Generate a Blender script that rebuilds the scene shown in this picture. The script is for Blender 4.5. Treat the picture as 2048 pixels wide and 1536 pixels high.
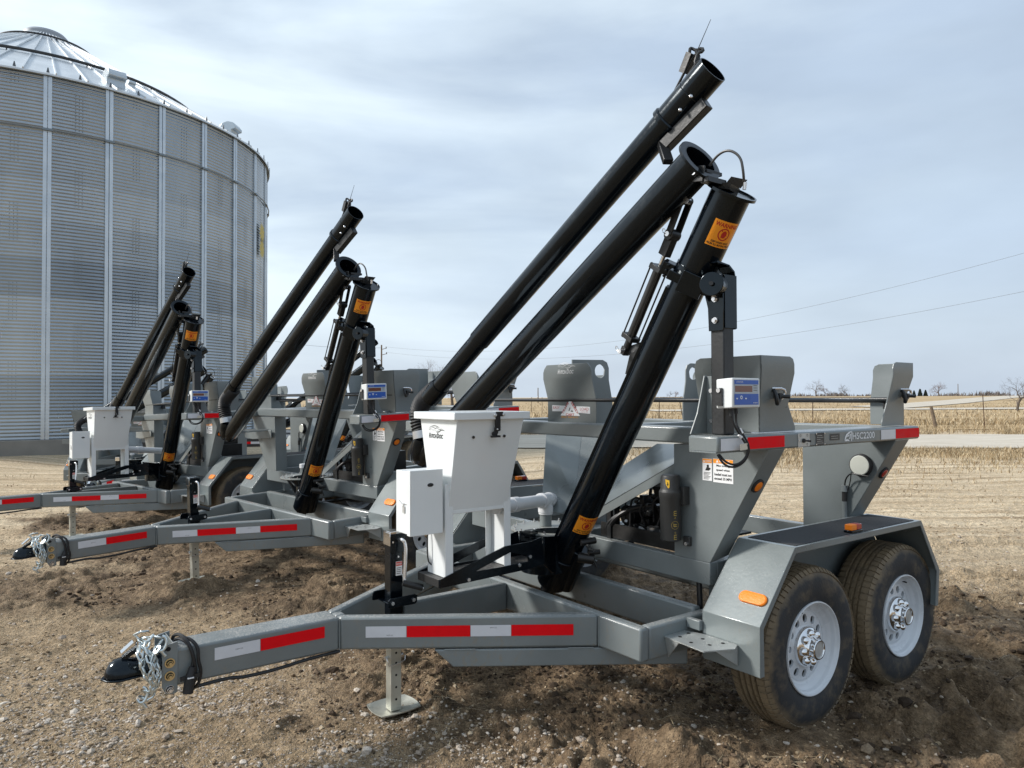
import bpy, bmesh, math, random
import numpy as np
from mathutils import Vector, Matrix, Euler
sc = bpy.context.scene
COL = sc.collection
for o in list(bpy.data.objects): bpy.data.objects.remove(o)
R_ = math.radians
# ---------------------------------------------------------------- camera
CAM_H = 1.57335
pt, rl = R_(1.06437), R_(-0.198)
Dv = Vector((0, math.cos(pt), math.sin(pt))); U0 = Vector((0, -math.sin(pt), math.cos(pt))); R0 = Vector((1, 0, 0))
Rv = R0*math.cos(rl)+U0*math.sin(rl); Uv = -R0*math.sin(rl)+U0*math.cos(rl)
cam = bpy.data.cameras.new('camera'); camo = bpy.data.objects.new('camera', cam); COL.objects.link(camo)
camo.matrix_world = Matrix(((Rv.x, Uv.x, -Dv.x, 0), (Rv.y, Uv.y, -Dv.y, 0), (Rv.z, Uv.z, -Dv.z, CAM_H), (0, 0, 0, 1)))
cam.sensor_width = 36; cam.lens = 36*1444.2/2048; cam.clip_start = .05; cam.clip_end = 8000
sc.camera = camo
# ---------------------------------------------------------------- light
SUN_AZ, SUN_EL = R_(-89), R_(35)       # azimuth from +Y towards +X
sd = Vector((math.sin(SUN_AZ)*math.cos(SUN_EL), math.cos(SUN_AZ)*math.cos(SUN_EL), math.sin(SUN_EL)))
sl = bpy.data.lights.new('sun', 'SUN'); sl.energy = 2.4; sl.angle = R_(10.0); sl.color = (1, .955, .90)
so = bpy.data.objects.new('sun', sl); COL.objects.link(so); so.rotation_euler = sd.to_track_quat('Z', 'Y').to_euler()
w = bpy.data.worlds.new('World'); sc.world = w; w.use_nodes = True
nt = w.node_tree; nt.nodes.clear()
def N(nt, t, **k):
    n = nt.nodes.new(t)
    for a, b in k.items(): setattr(n, a, b)
    return n
out = N(nt, 'ShaderNodeOutputWorld'); bg = N(nt, 'ShaderNodeBackground'); bg.inputs[1].default_value = .1
sky = N(nt, 'ShaderNodeTexSky', sky_type='NISHITA'); sky.sun_disc = False; sky.sun_elevation = SUN_EL; sky.sun_rotation = SUN_AZ
sky.air_density = 1.2; sky.dust_density = 2.0
tc = N(nt, 'ShaderNodeTexCoord'); sep = N(nt, 'ShaderNodeSeparateXYZ'); nt.links.new(tc.outputs['Generated'], sep.inputs[0])
# streaky high cloud: noise over the direction, flattened
mp = N(nt, 'ShaderNodeMapping'); mp.inputs['Scale'].default_value = (1.1, 1.1, 4.6); mp.inputs['Rotation'].default_value = (0, R_(9), 0)
nt.links.new(tc.outputs['Generated'], mp.inputs[0])
nz = N(nt, 'ShaderNodeTexNoise'); nz.inputs['Scale'].default_value = 1.7; nz.inputs['Detail'].default_value = 6; nz.inputs['Roughness'].default_value = .52; nz.inputs['Distortion'].default_value = .35
nt.links.new(mp.outputs[0], nz.inputs[0])
rmp = N(nt, 'ShaderNodeValToRGB'); rmp.color_ramp.elements[0].position = .36; rmp.color_ramp.elements[0].color = (0, 0, 0, 1); rmp.color_ramp.elements[1].position = .66
nt.links.new(nz.outputs[0], rmp.inputs[0])
mpd = N(nt, 'ShaderNodeMapping'); mpd.inputs['Scale'].default_value = (2.2, 2.2, 6.0); mpd.inputs['Location'].default_value = (4.2, 1.1, 7.7)
nt.links.new(tc.outputs['Generated'], mpd.inputs[0])
nz2 = N(nt, 'ShaderNodeTexNoise'); nz2.inputs['Scale'].default_value = 1.9; nz2.inputs['Detail'].default_value = 5
nt.links.new(mpd.outputs[0], nz2.inputs[0])
# cloud colour goes from bright (left / high) to slate lilac (right, low)
rx = N(nt, 'ShaderNodeMapRange'); rx.inputs[1].default_value = -.45; rx.inputs[2].default_value = .65; nt.links.new(sep.outputs[0], rx.inputs[0])
cl = N(nt, 'ShaderNodeMix', data_type='RGBA'); cl.inputs[6].default_value = (5.5, 6.25, 6.7, 1); cl.inputs[7].default_value = (3.05, 3.7, 4.5, 1)
nt.links.new(rx.outputs[0], cl.inputs[0])
lo = N(nt, 'ShaderNodeMix', data_type='RGBA'); lo.inputs[6].default_value = (3.0, 3.65, 4.5, 1); nt.links.new(cl.outputs[2], lo.inputs[7]); nt.links.new(rmp.outputs[0], lo.inputs[0])
# lower band a little bluer / darker near the horizon on the right
rz = N(nt, 'ShaderNodeMapRange'); rz.inputs[1].default_value = 0.0; rz.inputs[2].default_value = .22; nt.links.new(sep.outputs[2], rz.inputs[0])
hz = N(nt, 'ShaderNodeMix', data_type='RGBA'); hz.inputs[6].default_value = (4.1, 4.65, 5.4, 1)
hm = N(nt, 'ShaderNodeMath', operation='MULTIPLY'); hm.inputs[1].default_value = .5
h1 = N(nt, 'ShaderNodeMath', operation='ADD'); h1.inputs[1].default_value = .5
nt.links.new(rz.outputs[0], hm.inputs[0]); nt.links.new(hm.outputs[0], h1.inputs[0]); nt.links.new(h1.outputs[0], hz.inputs[0]); nt.links.new(lo.outputs[2], hz.inputs[7])
mod = N(nt, 'ShaderNodeMapRange'); mod.inputs[1].default_value = .3; mod.inputs[2].default_value = .7; mod.inputs[3].default_value = .93; mod.inputs[4].default_value = 1.07
nt.links.new(nz2.outputs[0], mod.inputs[0])
vm = N(nt, 'ShaderNodeVectorMath', operation='SCALE'); nt.links.new(hz.outputs[2], vm.inputs[0]); nt.links.new(mod.outputs[0], vm.inputs['Scale'])
mx = N(nt, 'ShaderNodeMix', data_type='RGBA'); mx.inputs[0].default_value = .9
nt.links.new(sky.outputs[0], mx.inputs[6]); nt.links.new(vm.outputs[0], mx.inputs[7]); nt.links.new(mx.outputs[2], bg.inputs[0]); nt.links.new(bg.outputs[0], out.inputs[0])
sc.view_settings.view_transform = 'Standard'; sc.view_settings.look = 'None'; sc.view_settings.gamma = 1; sc.view_settings.exposure = 0.84

# ---------------------------------------------------------------- materials
MATS = {}
def mat(name, col, rough=.5, metal=0., coat=0., bump=0., bscale=80, var=0., vscale=6, spec=.5, dust=0., speck=0., emit=None, dirt=0):
    if name in MATS: return MATS[name]
    m = bpy.data.materials.new(name); m.use_nodes = True; nt = m.node_tree; b = nt.nodes['Principled BSDF']
    b.inputs['Base Color'].default_value = (*col, 1); b.inputs['Roughness'].default_value = rough; b.inputs['Metallic'].default_value = metal
    b.inputs['Coat Weight'].default_value = coat; b.inputs['Coat Roughness'].default_value = .12; b.inputs['Specular IOR Level'].default_value = spec
    tc = N(nt, 'ShaderNodeTexCoord'); src = None
    if var:
        n = N(nt, 'ShaderNodeTexNoise'); n.inputs['Scale'].default_value = vscale; n.inputs['Detail'].default_value = 6; nt.links.new(tc.outputs['Object'], n.inputs[0])
        mr = N(nt, 'ShaderNodeMapRange'); mr.inputs[1].default_value = .3; mr.inputs[2].default_value = .7; mr.inputs[3].default_value = 1-var; mr.inputs[4].default_value = 1+var; nt.links.new(n.outputs[0], mr.inputs[0])
        v = N(nt, 'ShaderNodeVectorMath', operation='SCALE'); v.inputs[0].default_value = col; nt.links.new(mr.outputs[0], v.inputs['Scale']); src = v.outputs[0]
        m2 = N(nt, 'ShaderNodeMapRange'); m2.inputs[1].default_value = .3; m2.inputs[2].default_value = .7; m2.inputs[3].default_value = max(.02, rough*.8); m2.inputs[4].default_value = min(1, rough*1.3)
        nt.links.new(n.outputs[0], m2.inputs[0]); nt.links.new(m2.outputs[0], b.inputs['Roughness'])
    if dust:      # settled dust / dried droplets on upward faces
        g = N(nt, 'ShaderNodeNewGeometry'); s = N(nt, 'ShaderNodeSeparateXYZ'); nt.links.new(g.outputs['Normal'], s.inputs[0])
        r = N(nt, 'ShaderNodeMapRange'); r.inputs[1].default_value = .55; r.inputs[2].default_value = .98; nt.links.new(s.outputs[2], r.inputs[0])
        n = N(nt, 'ShaderNodeTexNoise'); n.inputs['Scale'].default_value = 170; n.inputs['Detail'].default_value = 3; nt.links.new(tc.outputs['Object'], n.inputs[0])
        n3 = N(nt, 'ShaderNodeTexNoise'); n3.inputs['Scale'].default_value = 5; n3.inputs['Detail'].default_value = 4; nt.links.new(tc.outputs['Object'], n3.inputs[0])
        q = N(nt, 'ShaderNodeMapRange'); q.inputs[1].default_value = .47; q.inputs[2].default_value = .6; nt.links.new(n.outputs[0], q.inputs[0])
        q3 = N(nt, 'ShaderNodeMapRange'); q3.inputs[1].default_value = .35; q3.inputs[2].default_value = .65; q3.inputs[3].default_value = .3; nt.links.new(n3.outputs[0], q3.inputs[0])
        a = N(nt, 'ShaderNodeMath', operation='MULTIPLY'); nt.links.new(r.outputs[0], a.inputs[0]); nt.links.new(q.outputs[0], a.inputs[1])
        a3 = N(nt, 'ShaderNodeMath', operation='MULTIPLY'); nt.links.new(a.outputs[0], a3.inputs[0]); nt.links.new(q3.outputs[0], a3.inputs[1])
        a2 = N(nt, 'ShaderNodeMath', operation='MULTIPLY'); nt.links.new(a3.outputs[0], a2.inputs[0]); a2.inputs[1].default_value = dust
        mxx = N(nt, 'ShaderNodeMix', data_type='RGBA'); mxx.inputs[7].default_value = (.5, .47, .43, 1)
        if src: nt.links.new(src, mxx.inputs[6])
        else: mxx.inputs[6].default_value = (*col, 1)
        nt.links.new(a2.outputs[0], mxx.inputs[0]); src = mxx.outputs[2]
    if speck:     # metallic flecks / dried splashes everywhere
        n = N(nt, 'ShaderNodeTexNoise'); n.inputs['Scale'].default_value = 420; n.inputs['Detail'].default_value = 2; nt.links.new(tc.outputs['Object'], n.inputs[0])
        q = N(nt, 'ShaderNodeMapRange'); q.inputs[1].default_value = .56; q.inputs[2].default_value = .72; q.inputs[4].default_value = speck; nt.links.new(n.outputs[0], q.inputs[0])
        mxx = N(nt, 'ShaderNodeMix', data_type='RGBA'); mxx.inputs[7].default_value = (.36, .38, .40, 1)
        if src: nt.links.new(src, mxx.inputs[6])
        else: mxx.inputs[6].default_value = (*col, 1)
        nt.links.new(q.outputs[0], mxx.inputs[0]); src = mxx.outputs[2]
    if dirt:      # mud spatter thrown up on the low parts, streaky
        s = N(nt, 'ShaderNodeSeparateXYZ'); nt.links.new(tc.outputs['Object'], s.inputs[0])
        h = N(nt, 'ShaderNodeMapRange'); h.inputs[1].default_value = .78; h.inputs[2].default_value = .36; nt.links.new(s.outputs[2], h.inputs[0])
        mpp = N(nt, 'ShaderNodeMapping'); mpp.inputs['Scale'].default_value = (1, 1, .55); nt.links.new(tc.outputs['Object'], mpp.inputs[0])
        n = N(nt, 'ShaderNodeTexNoise'); n.inputs['Scale'].default_value = 38; n.inputs['Detail'].default_value = 6; n.inputs['Roughness'].default_value = .7; nt.links.new(mpp.outputs[0], n.inputs[0])
        n3 = N(nt, 'ShaderNodeTexNoise'); n3.inputs['Scale'].default_value = 3.2; n3.inputs['Detail'].default_value = 3; nt.links.new(tc.outputs['Object'], n3.inputs[0])
        q = N(nt, 'ShaderNodeMapRange'); q.inputs[1].default_value = .53; q.inputs[2].default_value = .68; nt.links.new(n.outputs[0], q.inputs[0])
        q3 = N(nt, 'ShaderNodeMapRange'); q3.inputs[1].default_value = .42; q3.inputs[2].default_value = .62; nt.links.new(n3.outputs[0], q3.inputs[0])
        a = N(nt, 'ShaderNodeMath', operation='MULTIPLY'); nt.links.new(h.outputs[0], a.inputs[0]); nt.links.new(q.outputs[0], a.inputs[1])
        a3 = N(nt, 'ShaderNodeMath', operation='MULTIPLY'); nt.links.new(a.outputs[0], a3.inputs[0]); nt.links.new(q3.outputs[0], a3.inputs[1])
        a2 = N(nt, 'ShaderNodeMath', operation='MULTIPLY'); nt.links.new(a3.outputs[0], a2.inputs[0]); a2.inputs[1].default_value = dirt
        mxx = N(nt, 'ShaderNodeMix', data_type='RGBA'); mxx.inputs[7].default_value = (.24, .185, .12, 1)
        if src: nt.links.new(src, mxx.inputs[6])
        else: mxx.inputs[6].default_value = (*col, 1)
        nt.links.new(a2.outputs[0], mxx.inputs[0]); src = mxx.outputs[2]
    if src: nt.links.new(src, b.inputs['Base Color'])
    if bump:
        n = N(nt, 'ShaderNodeTexNoise'); n.inputs['Scale'].default_value = bscale; n.inputs['Detail'].default_value = 4; nt.links.new(tc.outputs['Object'], n.inputs[0])
        bp = N(nt, 'ShaderNodeBump'); bp.inputs['Strength'].default_value = bump; bp.inputs['Distance'].default_value = .004; nt.links.new(n.outputs[0], bp.inputs['Height']); nt.links.new(bp.outputs[0], b.inputs['Normal'])
        if coat: nt.links.new(bp.outputs[0], b.inputs['Coat Normal'])
    if emit: b.inputs['Emission Color'].default_value = (*emit, 1); b.inputs['Emission Strength'].default_value = 1
    MATS[name] = m; return m
GREY = mat('grey_paint', (.170, .193, .196), .33, 0, .25, .10, 90, .13, 3, dust=.85, speck=.12, dirt=.55)
GREYL = mat('grey_paint_sheet', (.19, .217, .218), .28, .15, .4, .12, 60, .16, 2.2, dust=.35, speck=.14, dirt=.5)
BLACK = mat('black_gloss_paint', (.0022, .0036, .0058), .11, 0, 0, .05, 20, .25, 3, speck=0, spec=.40)
_nt = BLACK.node_tree; _b = _nt.nodes['Principled BSDF']; _t = N(_nt, 'ShaderNodeTexCoord')      # scuffs and dust film break up the gloss
_n = N(_nt, 'ShaderNodeTexNoise'); _n.inputs['Scale'].default_value = 9; _n.inputs['Detail'].default_value = 9; _n.inputs['Roughness'].default_value = .75; _nt.links.new(_t.outputs['Object'], _n.inputs[0])
_m = N(_nt, 'ShaderNodeMapRange'); _m.inputs[1].default_value = .42; _m.inputs[2].default_value = .72; _m.inputs[3].default_value = .08; _m.inputs[4].default_value = .34; _nt.links.new(_n.outputs[0], _m.inputs[0]); _nt.links.new(_m.outputs[0], _b.inputs['Roughness'])
BLACK.node_tree.nodes['Principled BSDF'].inputs['Specular Tint'].default_value = (.80, .92, 1, 1)
BLACKS = mat('black_satin', (.009, .010, .011), .42, 0, .1, .2, 70, .2, 8, speck=.03)
RUB = mat('black_rubber', (.014, .014, .015), .6, bump=.3, bscale=60)
WHITE = mat('white_powder_coat', (.73, .76, .765), .35, 0, .3, .08, 14, .05, 3, speck=0, dirt=.45)
PVC = mat('white_pvc', (.66, .67, .68), .38, var=.05, vscale=10)
PVCG = mat('grey_pvc', (.16, .18, .18), .4)
ZINC = mat('zinc', (.58, .6, .6), .33, .85, bump=.2, bscale=40, var=.12, vscale=12)
FOOT = mat('zinc_yellowish', (.5, .5, .44), .42, .6, bump=.3, bscale=25, var=.2, vscale=9)
CHAIN = mat('galvanised_chain', (.62, .67, .67), .3, .9)
CHROME = mat('chrome', (.8, .8, .8), .06, 1.)
GALV = mat('bolt_steel', (.75, .75, .76), .25, .9)
GOLD = mat('gold_zinc', (.62, .5, .28), .3, .9)
RED = mat('red_reflective', (.75, .003, .008), .55, var=.06, vscale=20, spec=.15)
REDM = mat('red_lens', (.4, .012, .01), .2, coat=.8)
TAPEW = mat('white_reflective', (.62, .64, .68), .35, coat=.4, var=.04, vscale=20)
AMBER = mat('amber_lens', (.85, .22, .012), .42, coat=.15, bump=.6, bscale=160, spec=.3)
ORANGE = mat('orange_decal', (.86, .3, .012), .4, coat=.2)
ORTX = mat('decal_orange_text', (.6, .3, .08), .5)
DRED = mat('decal_red', (.45, .02, .012), .45)
DBLK = mat('decal_black', (.012, .012, .012), .5)
DWHT = mat('decal_white', (.78, .79, .8), .45)
SILV = mat('silver_plate', (.5, .5, .48), .35, .3, var=.1, vscale=30)
BLUE = mat('panel_blue', (.012, .09, .42), .35, coat=.3)
LCD = mat('display_brown', (.16, .05, .025), .15, coat=.5)
YEL = mat('decal_yellow', (.75, .45, .03), .45)
PAD = mat('grip_pad', (.03, .031, .034), .85, bump=1.0, bscale=300, speck=.3)
DARK = mat('machinery_black', (.012, .012, .012), .35, .2, var=.4, vscale=15)
ENG = mat('machinery_metal', (.3, .3, .3), .3, .9, var=.3, vscale=20)
WHEELP = mat('white_wheel_paint', (.64, .67, .70), .28, coat=.5, var=.05, vscale=9)
HOLE = mat('dark_recess', (.004, .004, .004), .8)
CORD = mat('cable_black', (.01, .01, .011), .45)

def tyre_mat():
    m = bpy.data.materials.new('muddy_tyre_rubber'); m.use_nodes = True; nt = m.node_tree; b = nt.nodes['Principled BSDF']; MATS['tyre'] = m
    tc = N(nt, 'ShaderNodeTexCoord'); s = N(nt, 'ShaderNodeSeparateXYZ'); nt.links.new(tc.outputs['Object'], s.inputs[0])
    def mth(op, a, b_=None):
        n = N(nt, 'ShaderNodeMath', operation=op)
        for i, v in enumerate((a, b_)):
            if v is None: continue
            if isinstance(v, (int, float)): n.inputs[i].default_value = v
            else: nt.links.new(v, n.inputs[i])
        return n.outputs[0]
    r = mth('SQRT', mth('ADD', mth('MULTIPLY', s.outputs[0], s.outputs[0]), mth('MULTIPLY', s.outputs[2], s.outputs[2])))
    nz = N(nt, 'ShaderNodeTexNoise'); nz.inputs['Scale'].default_value = 11; nz.inputs['Detail'].default_value = 8; nz.inputs['Roughness'].default_value = .65; nt.links.new(tc.outputs['Object'], nz.inputs[0])
    # mud sticks to tread and shoulder, thins down the sidewall
    a = N(nt, 'ShaderNodeMapRange'); a.inputs[1].default_value = .335; a.inputs[2].default_value = .375; nt.links.new(r, a.inputs[0])
    sm = mth('ADD', mth('MULTIPLY', a.outputs[0], .42), mth('SUBTRACT', nz.outputs[0], .33))
    q = N(nt, 'ShaderNodeMapRange'); q.inputs[1].default_value = .15; q.inputs[2].default_value = .62; nt.links.new(sm, q.inputs[0])
    mxx = N(nt, 'ShaderNodeMix', data_type='RGBA'); mxx.inputs[6].default_value = (.026, .027, .029, 1); mxx.inputs[7].default_value = (.20, .15, .09, 1); nt.links.new(q.outputs[0], mxx.inputs[0])
    nt.links.new(mxx.outputs[2], b.inputs['Base Color']); b.inputs['Roughness'].default_value = .68
    n2 = N(nt, 'ShaderNodeTexNoise'); n2.inputs['Scale'].default_value = 90; n2.inputs['Detail'].default_value = 5; nt.links.new(tc.outputs['Object'], n2.inputs[0])
    bp = N(nt, 'ShaderNodeBump'); bp.inputs['Strength'].default_value = .5; bp.inputs['Distance'].default_value = .003; nt.links.new(n2.outputs[0], bp.inputs['Height']); nt.links.new(bp.outputs[0], b.inputs['Normal'])
    return m
TYRE = tyre_mat()

# ---------------------------------------------------------------- mesh builder
def V(*a): return Vector(a)
TXT = {}
def text_geo(s, bold=0.0, shear=0.0, space=1.0):
    k = (s, bold, shear, space)
    if k in TXT: return TXT[k]
    c = bpy.data.curves.new('t', 'FONT'); c.body = s; c.size = 1; c.offset = bold; c.shear = shear; c.space_character = space; c.resolution_u = 3
    c.align_x = 'CENTER'; c.align_y = 'CENTER'
    o = bpy.data.objects.new('t', c); COL.objects.link(o); bpy.context.view_layer.update()
    me = bpy.data.meshes.new_from_object(o.evaluated_get(bpy.context.evaluated_depsgraph_get()))
    vs = [tuple(v.co) for v in me.vertices]; fs = [tuple(p.vertices) for p in me.polygons]
    bpy.data.objects.remove(o); bpy.data.curves.remove(c); bpy.data.meshes.remove(me)
    if vs:
        xs = [v[0] for v in vs]; ys = [v[1] for v in vs]; x0, x1, y0, y1 = min(xs), max(xs), min(ys), max(ys)
        vs = [((v[0]-(x0+x1)/2)/(x1-x0), (v[1]-(y0+y1)/2)/(y1-y0)) for v in vs]
    TXT[k] = (vs, fs); return TXT[k]
class MB:
    def __init__(s): s.v = []; s.f = []; s.m = []; s.ms = []
    def mi(s, m):
        if m not in s.ms: s.ms.append(m)
        return s.ms.index(m)
    def add(s, vs, fs, m=None):
        k = len(s.v); s.v += [tuple(p) for p in vs]; i = s.mi(m)
        for f in fs: s.f.append(tuple(k+j for j in f)); s.m.append(i)
        return s
    def box(s, x0, x1, y0, y1, z0, z1, m=None):
        vs = [(x, y, z) for x in (x0, x1) for y in (y0, y1) for z in (z0, z1)]
        return s.add(vs, [(0, 1, 3, 2), (4, 6, 7, 5), (0, 4, 5, 1), (2, 3, 7, 6), (0, 2, 6, 4), (1, 5, 7, 3)], m)
    def obox(s, c, ax, ay, az, m=None):     # oriented box: centre, half vectors
        c, ax, ay, az = Vector(c), Vector(ax), Vector(ay), Vector(az)
        vs = [c+ax*i+ay*j+az*k for i in (-1, 1) for j in (-1, 1) for k in (-1, 1)]
        return s.add(vs, [(0, 1, 3, 2), (4, 6, 7, 5), (0, 4, 5, 1), (2, 3, 7, 6), (0, 2, 6, 4), (1, 5, 7, 3)], m)
    def prism(s, poly, ax, a, b, m=None):   # polygon in the other two axes, extruded along axis ax from a to b
        n = len(poly)
        def P(p, t): return {0: (t, p[0], p[1]), 1: (p[0], t, p[1]), 2: (p[0], p[1], t)}[ax]
        vs = [P(p, a) for p in poly]+[P(p, b) for p in poly]
        return s.add(vs, [tuple(range(n)), tuple(range(2*n-1, n-1, -1))]+[(i, i+n, (i+1) % n+n, (i+1) % n) for i in range(n)], m)
    def slab(s, pts, t, m=None):            # arbitrary planar polygon thickened by t along its normal
        pts = [Vector(p) for p in pts]; n = len(pts); nn = (pts[1]-pts[0]).cross(pts[2]-pts[1]).normalized()*t
        return s.add(pts+[p+nn for p in pts], [tuple(range(n)), tuple(range(2*n-1, n-1, -1))]+[(i, i+n, (i+1) % n+n, (i+1) % n) for i in range(n)], m)
    def bar(s, a, b, w, h, up=(0, 0, 1), m=None):
        a, b = Vector(a), Vector(b); d = (b-a); u = Vector(up); x = d.cross(u).normalized(); y = x.cross(d).normalized()
        return s.obox((a+b)/2, d/2, x*w/2, y*h/2, m)
    def cyl(s, a, b, r, r2=None, n=24, caps=True, m=None, inner=None):
        a, b = Vector(a), Vector(b); r2 = r if r2 is None else r2; d = (b-a).normalized(); u = d.orthogonal().normalized(); w_ = d.cross(u)
        def ring(c, rr): return [c+(u*math.cos(2*math.pi*i/n)+w_*math.sin(2*math.pi*i/n))*rr for i in range(n)]
        vs = ring(a, r)+ring(b, r2); fs = [(i, (i+1) % n, (i+1) % n+n, i+n) for i in range(n)]
        if inner:   # open tube at end b with wall, going depth inner[1]
            ir, dp = inner; vs += ring(b, ir)+ring(b-d*dp, ir*.98)
            fs += [(i+n, (i+1) % n+n, (i+1) % n+2*n, i+2*n) for i in range(n)]+[(i+2*n, (i+1) % n+2*n, (i+1) % n+3*n, i+3*n) for i in range(n)]
            fs += [tuple(range(n))[::-1], tuple(range(3*n, 4*n))]
        elif caps: fs += [tuple(range(n))[::-1], tuple(range(n, 2*n))]
        return s.add(vs, fs, m)
    def path(s, pts, r, n=8, m=None, closed=False, smooth=0):
        P = [Vector(p) for p in pts]
        for _ in range(smooth):
            Q = [P[0]]
            for i in range(len(P)-1): Q += [P[i]*.75+P[i+1]*.25, P[i]*.25+P[i+1]*.75]
            Q.append(P[-1]); P = Q
        K = len(P); rs = r if isinstance(r, (list, tuple)) else [r]*K
        if len(rs) != K: rs = [rs[min(len(rs)-1, int(i*len(rs)/K))] for i in range(K)]
        vs = []; u = None
        for i in range(K):
            a = P[(i-1) % K] if closed or i > 0 else P[i]; b = P[(i+1) % K] if closed or i < K-1 else P[i]
            d = (b-a).normalized()
            if u is None: u = d.orthogonal().normalized()
            u = (u-d*u.dot(d)).normalized(); w_ = d.cross(u)
            vs += [P[i]+(u*math.cos(2*math.pi*j/n)+w_*math.sin(2*math.pi*j/n))*rs[i] for j in range(n)]
        fs = [(i*n+j, i*n+(j+1) % n, ((i+1) % K)*n+(j+1) % n, ((i+1) % K)*n+j) for i in range(K if closed else K-1) for j in range(n)]
        if not closed: fs += [tuple(range(n))[::-1], tuple(range((K-1)*n, K*n))]
        return s.add(vs, fs, m)
    def lathe(s, prof, c, axis, n=48, m=None, ms=None):   # prof: [(r, t)], closed=False
        c, d = Vector(c), Vector(axis).normalized(); u = d.orthogonal().normalized(); w_ = d.cross(u); K = len(prof)
        vs = [c+d*t+(u*math.cos(2*math.pi*j/n)+w_*math.sin(2*math.pi*j/n))*max(r, 1e-5) for r, t in prof for j in range(n)]
        for i in range(K-1):
            pass
        fs = [(i*n+j, i*n+(j+1) % n, (i+1)*n+(j+1) % n, (i+1)*n+j) for i in range(K-1) for j in range(n)]
        return s.add(vs, fs, m)
    def ell(s, c, r, n=12, k=7, m=None):
        c = Vector(c); rx, ry, rz = (r, r, r) if isinstance(r, (int, float)) else r
        vs = [c+V(rx*math.sin(math.pi*i/k)*math.cos(2*math.pi*j/n), ry*math.sin(math.pi*i/k)*math.sin(2*math.pi*j/n), rz*math.cos(math.pi*i/k)) for i in range(k+1) for j in range(n)]
        return s.add(vs, [(i*n+j, (i+1)*n+j, (i+1)*n+(j+1) % n, i*n+(j+1) % n) for i in range(k) for j in range(n)], m)
    def loft(s, secs, m=None, caps=True):
        n = len(secs[0]); vs = [p for q in secs for p in q]; K = len(secs)
        fs = [(i*n+j, i*n+(j+1) % n, (i+1)*n+(j+1) % n, (i+1)*n+j) for i in range(K-1) for j in range(n)]
        if caps: fs += [tuple(range(n))[::-1], tuple(range((K-1)*n, K*n))]
        return s.add(vs, fs, m)
    def quad(s, fn, u0, u1, v0, v1, m, nu=1, nv=1):       # a mapped decal rectangle
        vs = [fn(u0+(u1-u0)*i/nu, v0+(v1-v0)*j/nv) for i in range(nu+1) for j in range(nv+1)]
        return s.add(vs, [(i*(nv+1)+j, (i+1)*(nv+1)+j, (i+1)*(nv+1)+j+1, i*(nv+1)+j+1) for i in range(nu) for j in range(nv)], m)
    def poly(s, fn, pts, m): return s.add([fn(*p) for p in pts], [tuple(range(len(pts)))], m)
    def disc(s, fn, cu, cv, r, m, r2=None, n=24, a0=0, a1=360):
        A = [R_(a0+(a1-a0)*i/n) for i in range(n+1)]
        if r2 is None: return s.poly(fn, [(cu+r*math.cos(a), cv+r*math.sin(a)) for a in A[:-1 if a1-a0 == 360 else None]], m)
        vs = [fn(cu+q*math.cos(a), cv+q*math.sin(a)) for a in A for q in (r, r2)]
        return s.add(vs, [(2*i, 2*i+2, 2*i+3, 2*i+1) for i in range(n)], m)
    def text(s, fn, st, cu, cv, w_, h, m, bold=0., shear=0., space=1.):
        vs, fs = text_geo(st, bold, shear, space)
        return s.add([fn(cu+x*w_, cv+y*h) for x, y in vs], fs, m)
    def build(s, name, m=None, parent=None, bevel=0, smooth=True, ang=35, seg=2):
        me = bpy.data.meshes.new(name); me.from_pydata(s.v, [], s.f)
        ms = [x if x is not None else m for x in s.ms] or [m]
        for x in ms: me.materials.append(x)
        if len(ms) > 1: me.polygons.foreach_set('material_index', s.m)
        me.validate(); bm = bmesh.new(); bm.from_mesh(me); bmesh.ops.recalc_face_normals(bm, faces=bm.faces)
        bm.to_mesh(me); bm.free()
        if smooth:
            me.polygons.foreach_set('use_smooth', [True]*len(me.polygons)); me.set_sharp_from_angle(angle=R_(ang))
        o = bpy.data.objects.new(name, me); COL.objects.link(o)
        if parent: o.parent = parent
        if bevel:
            b = o.modifiers.new('bevel', 'BEVEL'); b.width = bevel; b.segments = seg; b.limit_method = 'ANGLE'; b.angle_limit = R_(40)
        return o
def frame(o, ux, uy, off=.0015):      # flat decal mapping: (u, v) -> point
    o, ux, uy = Vector(o), Vector(ux).normalized(), Vector(uy).normalized(); n = ux.cross(uy)*off
    return lambda u, v, d=0: o+ux*u+uy*v+n
def lift(fn, o, n, k):                # same mapping a little further out
    n = Vector(n).normalized()*k
    return lambda u, v: fn(u, v)+n
def tag(o, label=None, cat=None, group=None, kind=None):
    if label: o['label'] = label
    if cat: o['category'] = cat
    if group: o['group'] = group
    if kind: o['kind'] = kind
    return o
def empty(name, loc=(0, 0, 0), rot=(0, 0, 0)):
    o = bpy.data.objects.new(name, None); COL.objects.link(o); o.location = loc; o.rotation_euler = rot; o.empty_display_size = .2; return o
KIDS = {}
def copy_tree(o, parent=None, skip=()):
    c = o.copy(); COL.objects.link(c); c.parent = parent
    for ch in [x for x in bpy.data.objects if x.parent == o and x != c]:
        if ch.name.split('.')[0] not in skip: copy_tree(ch, c, skip)
    return c
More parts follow.
